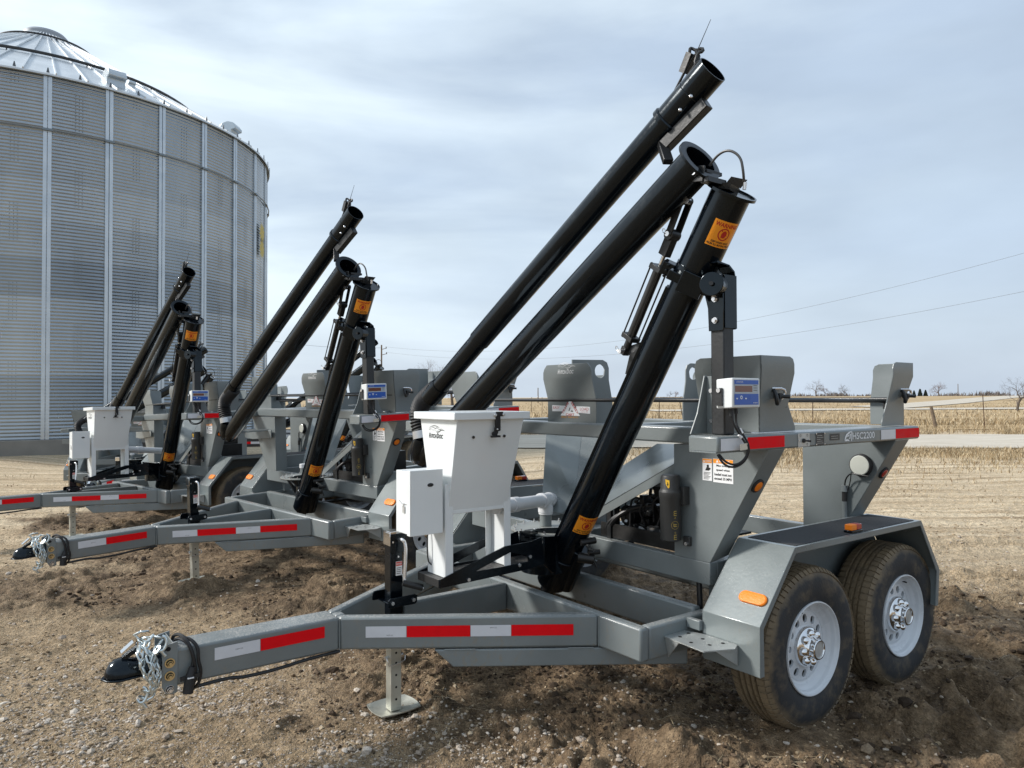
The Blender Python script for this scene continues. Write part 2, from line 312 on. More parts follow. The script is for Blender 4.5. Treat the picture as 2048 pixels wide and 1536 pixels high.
# ================================================================ the seed cart (x rearwards, -y = near side, z up)
cart = empty('seed_cart')
ZT, ZB = .545, .392
def build_chassis():
    b = MB()
    b.box(-1.72, -1.003, -.078, .078, ZB, ZT)
    b.box(-1.003, -.95, -.031, .031, ZB+.002, ZT-.002)
    for s in (1, -1):
        b.prism([(-1.003, -.078*s), (0, -.767*s), (0, -.700*s), (-.972, -.033*s), (-1.003, -.033*s)], 2, ZB, ZT)
        b.box(.055, 1.98, min(s*1.04, s*.985), max(s*1.04, s*.985), ZB, ZT-.001)
    b.box(-.64, 0, -.028, .028, ZB, ZT-.002)
    b.box(0, .055, -1.04, 1.04, ZB, ZT)
    b.box(.42, .475, -.985, .985, ZB, ZT+.012)
    b.box(1.2, 1.25, -.985, .985, ZB+.01, ZT-.01); b.box(1.93, 1.98, -.985, .985, ZB+.01, ZT-.01)
    ch = b.build('chassis_frame', GREY, cart, bevel=.012)
    for s in (1, -1):           # under-rails that carry the A-frame back under the main frame
        b = MB(); o = .055
        z0, z1 = .306, .388
        d = V(1.003, -.689*s, 0).normalized(); nn = V(.566, .824*s, 0)
        p0 = V(-1.003, -.078*s, 0); q0 = p0+d*.44; q1 = p0+d*.53; q2 = p0+d*1.64
        vs = []
        for p, z in ((q0, z1), (q1, z0), (q2, z0), (q2, z1)):
            vs.append(p+V(0, 0, z))
        b.add(vs+[v+nn*.05 for v in vs], [(0, 1, 2, 3), (7, 6, 5, 4), (0, 4, 5, 1), (1, 5, 6, 2), (2, 6, 7, 3), (3, 7, 4, 0)])
        b.build('under_rail', GREY, cart, bevel=.006)
    for s in (1, -1):
        for x, y in ((.0, .7685), (-1.004, .0795)):
            b = MB(); b.path([(x-.001, -s*y, z_) for z_ in np.linspace(.396, .540, 40)], [.0032+.0006*(k % 2) for k in range(40)], 6); b.build('weld_bead', GREY, cart)
        b = MB(); b.path([(x_, -s*(.079+(x_+1.003)*.687), .389) for x_ in np.linspace(-.60, -.48, 30)], [.0032+.0006*(k % 2) for k in range(30)], 6); b.build('weld_bead', GREY, cart)
        b = MB(); b.path([(x_, -s*(.079+(x_+1.003)*.687), .389) for x_ in np.linspace(-.12, -.02, 30)], [.0032+.0006*(k % 2) for k in range(30)], 6); b.build('weld_bead', GREY, cart)
        b = MB(); b.path([(.1045, -s*y_, 1.3385) for y_ in np.linspace(1.235, 1.375, 36)], [.0032+.0006*(k % 2) for k in range(36)], 6); b.build('weld_bead', GREY, cart)
    # wiring along the tongue underside
    b = MB(); b.path([(-1.66, -.085, .375), (-1.5, -.086, .383), (-1.45, -.09, .372), (-1.3, -.085, .372), (-1.15, -.075, .384), (-1.0, -.07, .386)], .008, 8, smooth=2)
    b.build('wiring_loom', CORD, cart)
    # drum of axles
    for x in (.808, 1.669):
        b = MB(); b.cyl((x, -1.16, .37), (x, 1.16, .37), .038, n=16)
        for s in (1, -1): b.obox((x, s*.95, .4), (.045, 0, 0), (0, .03, 0), (0, 0, .035)); b.cyl((x, s*1.12, .385), (x, s*1.2, .385), .07, n=20)
        b.build('axle', DARK, cart)
    for s in (1, -1):
        b = MB(); b.path([(.5, s*.93, .38), (.8, s*.93, .33), (1.2, s*.93, .37), (1.6, s*.93, .33), (1.95, s*.93, .38)], .022, 6, smooth=1)
        b.build('leaf_spring', DARK, cart)
    # reflective tapes
    dn = V(1.003, -.689, 0).normalized(); n0 = V(-.566, -.824, 0)
    for s in (1, -1):
        p0 = V(-1.003, -.078*s, 0); ux = V(1.003, -.689*s, 0).normalized()
        L = lambda X: (X+1.003)/.824
        b = MB(); o = p0+V(-.566, -.824*s, 0)*.002
        fn = lambda u, v: o+ux*u+V(0, 0, v)
        for a, c, m in ((-.904, -.746, TAPEW), (-.746, -.499, RED), (-.499, -.341, TAPEW), (-.341, -.098, RED)): b.quad(fn, L(a)+.001, L(c)-.001, .450, .502, m)
        for X in (-.81, -.41): b.text(lambda u, v: fn(u, v)+V(-.566, -.824*s, 0)*.0006, 'DOT-C2', L(X), .46+.03*(X > -.6), .03, .005, MATS['decal_black'])
        b.build('reflective_tape', None, cart, smooth=False)
        b = MB(); fn2 = lambda u, v: V(u, -.080*s, v)
        b.quad(fn2, -1.561, -1.371, .466, .518, TAPEW); b.quad(fn2, -1.369, -1.077, .466, .518, RED)
        b.text(lambda u, v: V(u, -.0808*s, v), 'DOT-C2', -1.46, .495, .03, .005, DBLK)
        b.build('reflective_tape', None, cart, smooth=False)
    return ch
build_chassis()

def coupler():
    # bolted channel plates on the tongue nose
    b = MB()
    for s in (-1, 1):
        y = s*.0865
        b.prism([(-1.765, .40), (-1.75, .372), (-1.722, .366), (-1.706, .372), (-1.706, .405), (-1.706, .578), (-1.765, .566)], 1, min(y, y-s*.008), max(y, y-s*.008))
    b.box(-1.724, -1.7205, -.078, .078, .37, .572)
    pl = b.build('hitch_plate', GREY, cart, bevel=.004)
    for z, m in ((.496, GOLD), (.444, GOLD), (.390, GALV)):
        b = MB(); b.cyl((-1.737, -.087, z), (-1.737, -.091, z), .0195 if m == GOLD else .016, m=m); b.cyl((-1.737, -.091, z), (-1.737, -.0915, z), .0145, m=HOLE); b.cyl((-1.737, -.0915, z), (-1.737, -.103, z), .012, n=6, m=m); b.cyl((-1.737, -.103, z), (-1.737, -.1035, z), .0085, n=16, m=HOLE); b.cyl((-1.737, -.1035, z), (-1.737, -.111, z), .0062, n=12, m=m)
        b.build('bolt', None, pl)
    b = MB(); b.cyl((-1.742, -.0872, .553), (-1.742, -.0882, .553), .009, m=HOLE); b.box(-1.765, -1.745, -.0882, -.0872, .549, .555, HOLE); b.build('slot', HOLE, pl)
    # stamped ball coupler
    secs = []
    prof = [(-1.962, .006, .462, .468), (-1.957, .024, .46, .488), (-1.945, .038, .459, .508), (-1.925, .048, .458, .524), (-1.90, .052, .457, .529), (-1.875, .05, .458, .522), (-1.85, .046, .458, .516), (-1.82, .048, .455, .524), (-1.785, .055, .448, .540), (-1.735, .06, .44, .548)]
    for x, hw, z0, z1 in prof:
        secs.append([V(x, -hw*math.cos(math.pi*i/10), z0+(z1-z0)*math.sin(math.pi*i/10)**.75) for i in range(11)])
    b = MB(); b.loft(secs)
    # rim flange
    fl = [(-1.975, 0)]+[(-1.9-.07*math.cos(a), -.068*math.sin(a)) for a in [R_(t) for t in range(20, 100, 16)]]+[(-1.83, -.056), (-1.76, -.066)]
    fl = fl+[(x, -y) for x, y in fl[:0:-1]]
    b.prism(fl, 2, .451, .458)
    cp = b.build('coupler', BLACK, cart, bevel=.002)
    b = MB(); b.obox((-1.865, 0, .542), (.03, 0, .018), (0, .016, 0), (-.004, 0, .007), m=BLACK)
    b.obox((-1.88, -.005, .566), (.022, 0, .018), (0, .019, 0), (-.002, 0, .003), m=CHROME); b.obox((-1.842, -.02, .555), (.003, 0, .028), (0, .0015, 0), (-.006, 0, .001), m=CHROME); b.obox((-1.842, .02, .555), (.003, 0, .028), (0, .0015, 0), (-.006, 0, .001), m=CHROME)
    b.cyl((-1.85, -.025, .54), (-1.85, .025, .54), .006, m=CHROME)
    b.build('coupler_latch', BLACK, cp)
    # bundled safety chain
    def link(b, c, d, up, L=.042, W=.026, r=.0042):
        c, d = Vector(c), Vector(d).normalized(); u = Vector(up); u = (u-d*u.dot(d)).normalized(); pts = []
        for i in range(12):
            a = 2*math.pi*i/12; x, y = math.cos(a), math.sin(a)
            pts.append(c+d*(x*(W/2-r)+(L/2-W/2)*(1 if x > 0 else -1))+u*y*(W/2-r))
        b.path(pts, r, 6, closed=True)
    random.seed(5); b = MB()
    strands = [[(-1.76, -.055, .585), (-1.785, -.08, .565), (-1.80, -.1, .53), (-1.805, -.11, .48), (-1.80, -.11, .44), (-1.79, -.105, .40), (-1.815, -.09, .372)],
               [(-1.83, -.06, .552), (-1.838, -.088, .53), (-1.842, -.098, .49), (-1.826, -.108, .455), (-1.80, -.11, .43), (-1.785, -.112, .39), (-1.80, -.1, .365), (-1.83, -.085, .37), (-1.845, -.06, .38)],
               [(-1.77, -.07, .60), (-1.79, -.02, .60), (-1.82, .0, .59), (-1.835, .03, .585), (-1.80, -.04, .575), (-1.85, -.05, .56), (-1.81, -.07, .55), (-1.785, -.1, .52), (-1.775, -.105, .47), (-1.78, -.11, .43), (-1.785, -.1, .39), (-1.82, -.1, .38), (-1.845, -.08, .41)],
               [(-1.80, .02, .61), (-1.83, .01, .615), (-1.85, .03, .60), (-1.82, -.02, .572)],
               [(-1.775, -.09, .57), (-1.80, -.10, .545), (-1.815, -.108, .50), (-1.785, -.112, .455), (-1.80, -.11, .415), (-1.82, -.10, .385)],
               [(-1.79, -.03, .605), (-1.815, -.05, .585), (-1.83, -.085, .56), (-1.815, -.11, .52), (-1.80, -.118, .47), (-1.825, -.112, .43), (-1.80, -.105, .395), (-1.775, -.10, .40)],
               [(-1.845, -.05, .575), (-1.85, -.08, .55), (-1.835, -.10, .51), (-1.85, -.09, .47)]]
    for st in strands:
        P = [Vector(p) for p in st]; seg = []; step = .032
        t = 0; i = 0; cur = P[0]; k = 0
        while i < len(P)-1:
            d = P[i+1]-cur
            if d.length < step: i += 1; continue
            nx = cur+d.normalized()*step
            up = Vector((random.uniform(-.4, .4), random.uniform(-.4, .4), random.uniform(-.4, .4)))+(V(.9, .3, 0) if k % 2 else V(.1, -1, .2))
            link(b, (cur+nx)/2, nx-cur, up); cur = nx; k += 1
    b.build('safety_chain', CHAIN, cart)
    for c in ((-1.765, -.085, .575), (-1.835, -.085, .385)):
        b = MB(); c = Vector(c); b.path([c+V(0, 0, .035), c+V(.012, -.005, .03), c+V(.016, -.01, .005), c+V(.004, -.012, -.02), c+V(-.014, -.01, -.022), c+V(-.022, -.005, -.005)], .006, 8, smooth=2); b.cyl(c+V(-.006, -.01, -.02), c+V(.01, -.01, -.045), .007)
        b.build('chain_hook', CHAIN, cart)
    # looped trailer plug lead
    b = MB()
    b.path([(-1.70, .05, .55), (-1.70, .03, .57), (-1.69, -.03, .59), (-1.672, -.085, .575), (-1.655, -.1, .53), (-1.645, -.102, .48), (-1.64, -.1, .42), (-1.655, -.095, .375), (-1.64, -.06, .36)], .0075, 8, smooth=2)
    b.path([(-1.70, .0, .56), (-1.69, -.05, .578), (-1.665, -.09, .56), (-1.645, -.098, .50), (-1.66, -.1, .45)], .007, 8, smooth=2)
    b.path([(-1.68, -.03, .575), (-1.655, -.08, .575), (-1.63, -.1, .54), (-1.632, -.104, .49), (-1.618, -.104, .44), (-1.63, -.1, .385), (-1.65, -.08, .37)], .007, 8, smooth=2)
    b.build('plug_lead', CORD, cart)
    b = MB(); b.cyl((-1.655, -.108, .468), (-1.665, -.112, .43), .012, .019, m=RUB); b.cyl((-1.665, -.112, .43), (-1.673, -.114, .368), .0195, .021, m=RUB); b.box(-1.678, -1.654, -.134, -.126, .430, .434, DWHT)
    b.obox((-1.69, -.112, .43), (.012, 0, .002), (0, .004, 0), (0, 0, .008), m=RUB); b.obox((-1.64, -.112, .432), (.012, 0, .002), (0, .004, 0), (0, 0, .008), m=RUB)
    b.build('trailer_plug', RUB, cart)
coupler()

def jack():
    x, y = -.685, 0.
    b = MB(); b.box(x-.034, x+.034, -.034, .034, .375, .893); jt = b.build('jack', BLACK, cart, bevel=.004)
    b = MB(); b.box(x-.037, x+.037, -.037, .037, .893, .906, CHROME); b.box(x-.0385, x-.0345, -.038, .038, .835, .9, CHROME); b.box(x-.037, x+.05, -.04, -.034, .80, .893, BLACK)
    b.build('jack_cap', BLACK, jt, bevel=.002)
    b = MB(); b.box(x-.028, x+.028, -.028, .028, .015, .39)
    for z in (.07, .13, .19, .25, .3):
        b.cyl((x, -.0282, z), (x, -.0288, z), .006, m=HOLE, n=12)
    leg = b.build('jack_leg', FOOT, jt, bevel=.004); b2 = MB()
    b2.cyl((x-.05, 0, .275), (x+.05, 0, .275), .008, m=GALV); b2.path([(x-.05, 0, .275), (x-.055, -.03, .29), (x-.05, -.045, .26), (x-.045, -.03, .24), (x+.045, -.035, .25), (x+.055, -.02, .275)], .0025, 6, smooth=1, m=GALV)
    b2.build('lock_pin', GALV, jt)
    # dished foot pad
    pts = []; n = 8
    b = MB(); g = []
    for i in range(n+1):
        for j in range(n+1):
            u, v = -1+2*i/n, -1+2*j/n; k = max(abs(u), abs(v)); g.append(V(x+u*.12*(1-.12*v*v), v*.1*(1-.12*u*u), .010+.022*(k**4)))
    b.add(g+[p-V(0, 0, .005) for p in g], [(i*(n+1)+j, (i+1)*(n+1)+j, (i+1)*(n+1)+j+1, i*(n+1)+j+1) for i in range(n) for j in range(n)]+[((n+1)**2+i*(n+1)+j, (n+1)**2+i*(n+1)+j+1, (n+1)**2+(i+1)*(n+1)+j+1, (n+1)**2+(i+1)*(n+1)+j) for i in range(n) for j in range(n)]+
          sum([[(k, k+1, k+1+(n+1)**2, k+(n+1)**2), (n*(n+1)+k, n*(n+1)+k+(n+1)**2, n*(n+1)+k+1+(n+1)**2, n*(n+1)+k+1), (k*(n+1), k*(n+1)+(n+1)**2, (k+1)*(n+1)+(n+1)**2, (k+1)*(n+1)), (k*(n+1)+n, (k+1)*(n+1)+n, (k+1)*(n+1)+n+(n+1)**2, k*(n+1)+n+(n+1)**2)] for k in range(n)], []))
    b.build('jack_foot', FOOT, jt)
    b = MB()
    for yy in (-.092, .088):
        b.prism([(x-.075, .548), (x-.065, .547), (x+.07, .547), (x+.082, .556), (x+.082, .588), (x+.07, .596), (x-.065, .592), (x-.075, .583)], 1, yy-.005, yy+.005)
    b.box(x-.05, x+.05, -.088, .088, .549, .556)
    br = b.build('jack_bracket', BLACK, jt, bevel=.002)
    b = MB()
    for xx in (x-.055, x+.06): b.cyl((xx, -.097, .57), (xx, -.105, .57), .0095, n=6)
    for z in (.855, .868): b.cyl((x-.0+(.02 if z > .86 else -.025), -.040, z), (x+(.02 if z > .86 else -.025), -.044, z), .005, n=8)
    b.cyl((x+.005, -.040, .78), (x+.005, -.044, .78), .005, n=8)
    b.build('bracket_bolt', GALV, jt)
    b = MB(); b.path([(x+.01, -.036, .865), (x+.012, -.075, .868), (x+.02, -.085, .855), (x+.022, -.09, .82), (x+.012, -.095, .68), (x+.012, -.1, .66)], .009, 10, smooth=2)
    ck = b.build('crank_handle', GALV, jt)
    b = MB(); b.cyl((x+.0, -.1, .663), (x+.09, -.135, .632), .016, .017, n=16); b.cyl((x+.09, -.135, .632), (x+.094, -.1365, .6307), .008, n=10, m=GALV); b.build('crank_grip', MATS['black_satin'], jt)
    b = MB(); f = frame((x+.012, -.0345, .725), (1, 0, 0), (0, 0, 1)); b.quad(f, -.018, .018, -.04, .03, DWHT)
    f2 = lambda u, v: f(u, v)+V(0, -.0006, 0); b.quad(f2, -.017, .017, .008, .028, mat('label_red', (.6, .06, .04), .5)); b.text(lambda u, v: f(u, v)+V(0, -.001, 0), 'DANGER', 0, .018, .03, .008, DWHT, .02)
    for k in range(4): b.quad(f2, -.014, .012-.004*(k % 2), -.004-.009*k, -.001-.009*k, DBLK)
    b.build('jack_sticker', None, jt, smooth=False)
jack()

def fenders():
    for s in (-1, 1):
        yo, yi = s*1.422, s*1.119
        P = [(.325, .372), (.325, .589), (.59, .895), (1.778, .895), (1.985, .6), (1.962, .40)]
        t = .006
        n = len(P); vs = []
        nrm = []
        for i in range(n):
            a = Vector(P[max(i-1, 0)]); c = Vector(P[min(i+1, n-1)]); d = (c-a).normalized(); nrm.append(Vector((-d.y, d.x)))
        Q = [(p[0]-q.x*t*1.2, p[1]-q.y*t*1.2) for p, q in zip(P, nrm)]
        b = MB()
        vs = [V(p[0], yo, p[1]) for p in P]+[V(p[0], yi, p[1]) for p in P]+[V(p[0], yo, p[1]) for p in Q]+[V(p[0], yi, p[1]) for p in Q]
        fs = []
        for i in range(n-1):
            fs += [(i, i+1, i+1+n, i+n), (2*n+i, 3*n+i, 3*n+i+1, 2*n+i+1), (i, 2*n+i, 2*n+i+1, i+1), (n+i, n+i+1, 3*n+i+1, 3*n+i)]
        fs += [(0, n, 3*n, 2*n), (n-1, 3*n-1, 4*n-1, 2*n-1)]
        b.add(vs, fs)
        fd = b.build('fender', GREYL, cart, bevel=.004)
        # rolled outer lip and inner skirt
        b = MB(); W = .03
        lipI = [(p[0]-q.x*W, p[1]-q.y*W) for p, q in zip(P, nrm)]
        b = MB(); y2 = yo-s*.006
        vs = [V(p[0], yo+s*.001, p[1]) for p in P]+[V(p[0], yo+s*.001, p[1]) for p in lipI]+[V(p[0], y2, p[1]) for p in P]+[V(p[0], y2, p[1]) for p in lipI]
        fs = []
        for i in range(n-1): fs += [(i, i+1, i+1+n, i+n), (2*n+i, 3*n+i, 3*n+i+1, 2*n+i+1), (n+i, n+i+1, 3*n+i+1, 3*n+i)]
        fs += [(0, n, 3*n, 2*n), (n-1, 3*n-1, 4*n-1, 2*n-1)]
        b.add(vs, fs); b.build('fender_lip', GREY, fd, bevel=.003)
        b = MB(); b.prism([(.331, .376), (.331, .586), (.594, .888), (1.774, .888), (1.978, .598), (1.956, .404), (1.7, .5), (1.24, .46), (.7, .5)], 1, min(yi-s*.008, yi-s*.002), max(yi-s*.008, yi-s*.002))
        b.build('fender_skirt', GREY, fd)
        b = MB(); b.box(.625, 1.74, min(yi+s*.03, yo-s*.02), max(yi+s*.03, yo-s*.02), .8952, .8975); b.build('grip_pad', PAD, fd)
        # oval side lamp on the front slope
        u = V(P[2][0]-P[1][0], 0, P[2][1]-P[1][1]).normalized(); nn = V(-u.z, 0, u.x); c = V(P[1][0], s*1.335, P[1][1])+u*.118+nn*.001
        b = MB(); pts = []
        for i in range(28):
            a = 2*math.pi*i/28; cx = .042*(1 if math.cos(a) > 0 else -1); pts.append((cx+.028*math.cos(a), .028*math.sin(a)))
        for k, (sc_, h) in enumerate(((1., 0), (1., .006), (.9, .011))): pass
        rings = [[c+V(0, q[0]*k, 0)+u*q[1]*k+nn*h for q in pts] for k, h in ((1, 0), (1, .007), (.93, .0115), (.8, .0125))]
        b.loft(rings); b.build('side_lamp', AMBER, fd)
        # little two-colour marker on top
        b = MB(); zc = .8976; y0, y1 = sorted((yo-s*.015, yo-s*.06))
        b.box(1.10, 1.2, y0, y1, zc, zc+.012, BLACK); b.box(1.104, 1.15, y0+.003, y1-.003, zc+.012, zc+.04, AMBER); b.box(1.15, 1.196, y0+.003, y1-.003, zc+.012, zc+.04, REDM)
        b.build('marker_lamp', None, fd, bevel=.003)
        # step between the frame corner and the fender
        b = MB(); Z = .486
        pl = [(.150, -1.041), (.29, -1.041), (.320, -1.13), (.319, -1.31), (.27, -1.335), (.135, -1.275)]
        pl = [(x, y*-s) for x, y in pl]
        b.prism(pl, 2, Z-.005, Z)
        b.slab([(.16, s*1.041, Z-.006), (.18, s*1.041, Z-.1), (.15, s*1.13, Z-.006)], .005); b.slab([(.19, s*1.295, Z-.006), (.318, s*1.312, Z-.006), (.318, s*1.312, Z-.09)], .005)
        st = b.build('step_plate', mat('step_tread', (.42, .44, .43), .4, .5, bump=.9, bscale=230, var=.1), cart)
        b = MB()
        for x, y in ((.20, 1.09), (.27, 1.08), (.18, 1.17), (.26, 1.17), (.22, 1.24), (.285, 1.26)): b.disc(lambda u_, v_: V(u_, v_, Z+.001), x, s*y, .009, HOLE, n=12)
        b.build('step_hole', HOLE, st, smooth=False)
        b = MB(); b.box(.30, .326, min(s*1.041, s*1.119), max(s*1.041, s*1.119), .50, .545); b.build('fender_bracket', GREY, cart, bevel=.004)
fenders()

def wheel_proto():
    # axis +y = outer face direction is -y for near side; built around the origin, outer side at y=-.115
    R = .39
    b = MB(); n = 96
    prof = [(.212, -.088), (.222, -.1), (.24, -.108), (.27, -.1145), (.305, -.117), (.335, -.115), (.352, -.110), (.366, -.103), (.378, -.092), (.3855, -.08), (.389, -.06)]
    tread = []
    for g in (-.046, -.016, .016, .046): tread += [(.3895, g-.006), (.381, g-.0045), (.381, g+.0045), (.3895, g+.006)]
    prof = prof+tread+[(r, -t) for r, t in prof[::-1]]+[(.205, .06), (.205, -.06), (.212, -.088)]
    b.lathe(prof, (0, 0, 0), (0, 1, 0), n)
    # tread blocks: shoulder lugs and sipes as real raised bars
    NB = 72
    for k in range(NB):
        a = 2*math.pi*k/NB
        ca, sa = math.cos(a), math.sin(a); t = V(-sa, 0, ca); r = V(ca, 0, sa)
        for sd_ in (-1, 1):
            for r0, y0, r1, y1 in ((.3895, .052, .384, .088), (.384, .088, .366, .106)):
                p, q = r*r0+V(0, sd_*y0, 0), r*r1+V(0, sd_*y1, 0); d = q-p; nn = t.cross(d).normalized(); nn = nn if nn.dot(r+V(0, sd_*.5, 0)) > 0 else -nn
                b.obox((p+q)/2+nn*.0015, d/2, t*.0125, nn*.003)
        for y0, y1, o in ((-.038, -.024, 0), (-.008, .008, .5), (.024, .038, 0)):
            a2 = a+o*2*math.pi/NB; rr = V(math.cos(a2), 0, math.sin(a2)); tt = V(-math.sin(a2), 0, math.cos(a2))
            b.obox(rr*.3905+V(0, (y0+y1)/2, 0), V(0, (y1-y0)/2, 0)+tt*.003, tt*.0135, rr*.002)
    ty = (b, TYRE)
    # rim: dish, barrel and lip with twelve oval windows
    b = MB()
    lip = [(.2235, -.100), (.2270, -.107), (.2250, -.1125), (.2205, -.1135), (.2175, -.110), (.2165, -.101), (.2120, -.098), (.2085, -.094), (.2075, -.080), (.203, -.073), (.190, -.069), (.186, -.060), (.178, -.053), (.168, -.050), (.162, -.053)]
    b.lathe(lip, (0, 0, 0), (0, 1, 0), 96)
    b.lathe([(.168, -.052), (.185, .0), (.195, .05), (.205, .08), (.222, .1)], (0, 0, 0), (0, 1, 0), 96)
    # disc in three bands: outer, windows, inner
    def Y(r): return -.053-.006*max(0, min(1, (.158-r)/.05))
    NS = 12; M = 8
    for i in range(NS):
        a0, a1 = 2*math.pi*i/NS, 2*math.pi*(i+1)/NS; r0, r1 = .104, .158
        bd = []
        for j in range(M): bd.append((r0, a0+(a1-a0)*j/M))
        for j in range(M): bd.append((r0+(r1-r0)*j/M, a1))
        for j in range(M): bd.append((r1, a1-(a1-a0)*j/M))
        for j in range(M): bd.append((r1-(r1-r0)*j/M, a0))
        el = []; am = (a0+a1)/2; rm = .134
        for (r, a) in bd:
            x, y = r*math.cos(a-am)-rm, r*math.sin(a-am); L_ = math.atan2(y/.8, x/1.)
            el.append((rm+.0205*math.cos(L_), .0185*math.sin(L_)))
        vs = [V(r*math.cos(a), Y(r), r*math.sin(a)) for r, a in bd]
        vs += [V(x*math.cos(am)-y*math.sin(am), Y(x), x*math.sin(am)+y*math.cos(am)) for x, y in el]
        vs += [V(x*math.cos(am)-y*math.sin(am), Y(x)+.012, x*math.sin(am)+y*math.cos(am)) for x, y in el]
        K = 4*M; b.add(vs, [(j, (j+1) % K, (j+1) % K+K, j+K) for j in range(K)]+[(j+K, (j+1) % K+K, (j+1) % K+2*K, j+2*K) for j in range(K)])
    b.lathe([(.162, -.053), (.158, Y(.158))], (0, 0, 0), (0, 1, 0), 96); b.lathe([(.104, Y(.104)), (.095, -.06), (.04, -.06)], (0, 0, 0), (0, 1, 0), 96)
    b.cyl((.19*math.cos(2.2), -.05, .19*math.sin(2.2)), (.186*math.cos(2.2), -.085, .186*math.sin(2.2)), .004, n=8, m=RUB)
    rim = (b, WHEELP)
    b = MB(); b.lathe([(.097, -.055), (.0965, -.076), (.090, -.084), (.066, -.089), (.055, -.098), (.049, -.112), (.0475, -.122), (.049, -.128), (.0495, -.134), (.046, -.138), (.041, -.138), (.039, -.133), (.0388, -.132)], (0, 0, 0), (0, 1, 0), 48, m=CHROME)
    b.lathe([(.0388, -.132), (.02, -.134), (0, -.1345)], (0, 0, 0), (0, 1, 0), 32, m=MATS['silver_plate'])
    for k in range(8):
        a = 2*math.pi*(k+.5)/8; c = V(.070*math.cos(a), 0, .070*math.sin(a))
        b.lathe([(.0205, -.070), (.0205, -.088), (.0185, -.099), (.013, -.107), (.006, -.111), (0, -.112)], c, (0, 1, 0), 20, m=CHROME)
    hub = (b, CHROME)
    b = MB(); b.cyl((0, -.025, 0), (0, .09, 0), .155, .15, n=32); drum = (b, DARK)
    return ty, rim, hub, drum
_w = wheel_proto()
def wheel():
    o = _w[1][0].build('wheel', WHEELP, cart, ang=50)
    for (b, m), nm in ((_w[0], 'tyre'), (_w[2], 'hub_cap'), (_w[3], 'brake_drum')): b.build(nm, m, o, ang=40)
    return o
w0 = wheel(); w0.scale = (.965, .965, .965); w0.location = (.808, -1.272, .388); w0.rotation_euler = (0, .3, 0)
for x, s, a in ((1.669, -1, 1.1), (.808, 1, .7), (1.669, 1, 2.0)):
    c = copy_tree(w0, cart); c.location = (x, s*1.272, .388); c.rotation_euler = (0, a, 0 if s < 0 else math.pi)

# ---------------------------------------------------------------- box cradle
XF, XR = .463, 1.60
def foldY(z): return 1.05+.330*(z-.775)/(1.335-.775)
def cradle():
    b = MB()
    zs, zt = .666, .775
    b.box(XF, XF+.055, -1.05, 1.05, zs, zt); b.box(1.79, 1.845, -1.05, 1.05, zs, zt)
    for s in (-1, 1): b.box(XF+.055, 1.79, min(s*.985, s*1.049), max(s*.985, s*1.049), zs+.001, zt-.001)
    b.box(XF+.055, 1.79, -.03, .03, zs, zt-.004)
    b.box(XF+.03, XF+.13, -.95, .95, .655, .664)
    for x in (.6, 1.7):
        for s in (-1, 1): b.box(x, x+.06, min(s*.93, s*.98), max(s*.93, s*.98), .54, .665)
    b.build('cradle_base', GREY, cart, bevel=.008)
    def leg(x0, x1, s):
        t = .007; b = MB()
        zt_ = 1.336; F = lambda z: s*foldY(z); yi = s*.830
        # front web
        b.prism([(yi, .775), (F(.775), .775), (F(zt_), zt_), (yi, zt_)], 0, x0, x0+t)
        # slanted outer flange
        p = [V(x0+t, F(.775), .775), V(x1, F(.80), .80), V(x1, F(zt_), zt_), V(x0+t, F(zt_), zt_)]
        off = V(0, -s*t, 0); b.loft([[q for q in p], [q+off for q in p]])
        # inner flange and rear web
        b.box(x0+t, x1, min(yi, yi+s*t), max(yi, yi+s*t), .776, zt_)
        return b
    for x0, x1 in ((XF, .585), (XR, 1.745)):
        for s in (-1, 1):
            lg = leg(x0, x1, s).build('leg', GREY, cart, bevel=.002)
            # round clearance lamp in the slanted flange
            z = 1.165 if x0 < 1 else 1.15; xm = .515 if x0 < 1 else 1.675
            c = V(xm, s*foldY(z), z); u = V(0, s*.330, .56).normalized(); nn = V(0, -s*.56*-1, -.330).normalized(); nn = V(0, s*.56, -.33).normalized()
            b = MB(); b.lathe([(.036, .0), (.036, .007), (.028, .011), (.027, .004)], c, nn, 28, m=RUB); b.lathe([(.027, .006), (.024, .012), (.012, .015), (0, .0155)], c, nn, 28, m=AMBER if x0 < 1 else REDM)
            b.build('clearance_lamp', None, lg)
    # far-left bracket that carries the folded auger
    b = MB(); b.slab([(.44, .86, 1.2), (.44, 1.5, 1.19), (.44, 1.5, 1.10), (.44, 1.3, 1.09), (.44, .86, 1.12)], .01); b.box(.06, .45, .93, 1.0, 1.19, 1.2)
    b.obox((.25, 1.0, 1.2), (.21, 0, 0), (0, .03, 0), (0, 0, .006)); b.build('auger_rest', GREY, cart, bevel=.002)
cradle()

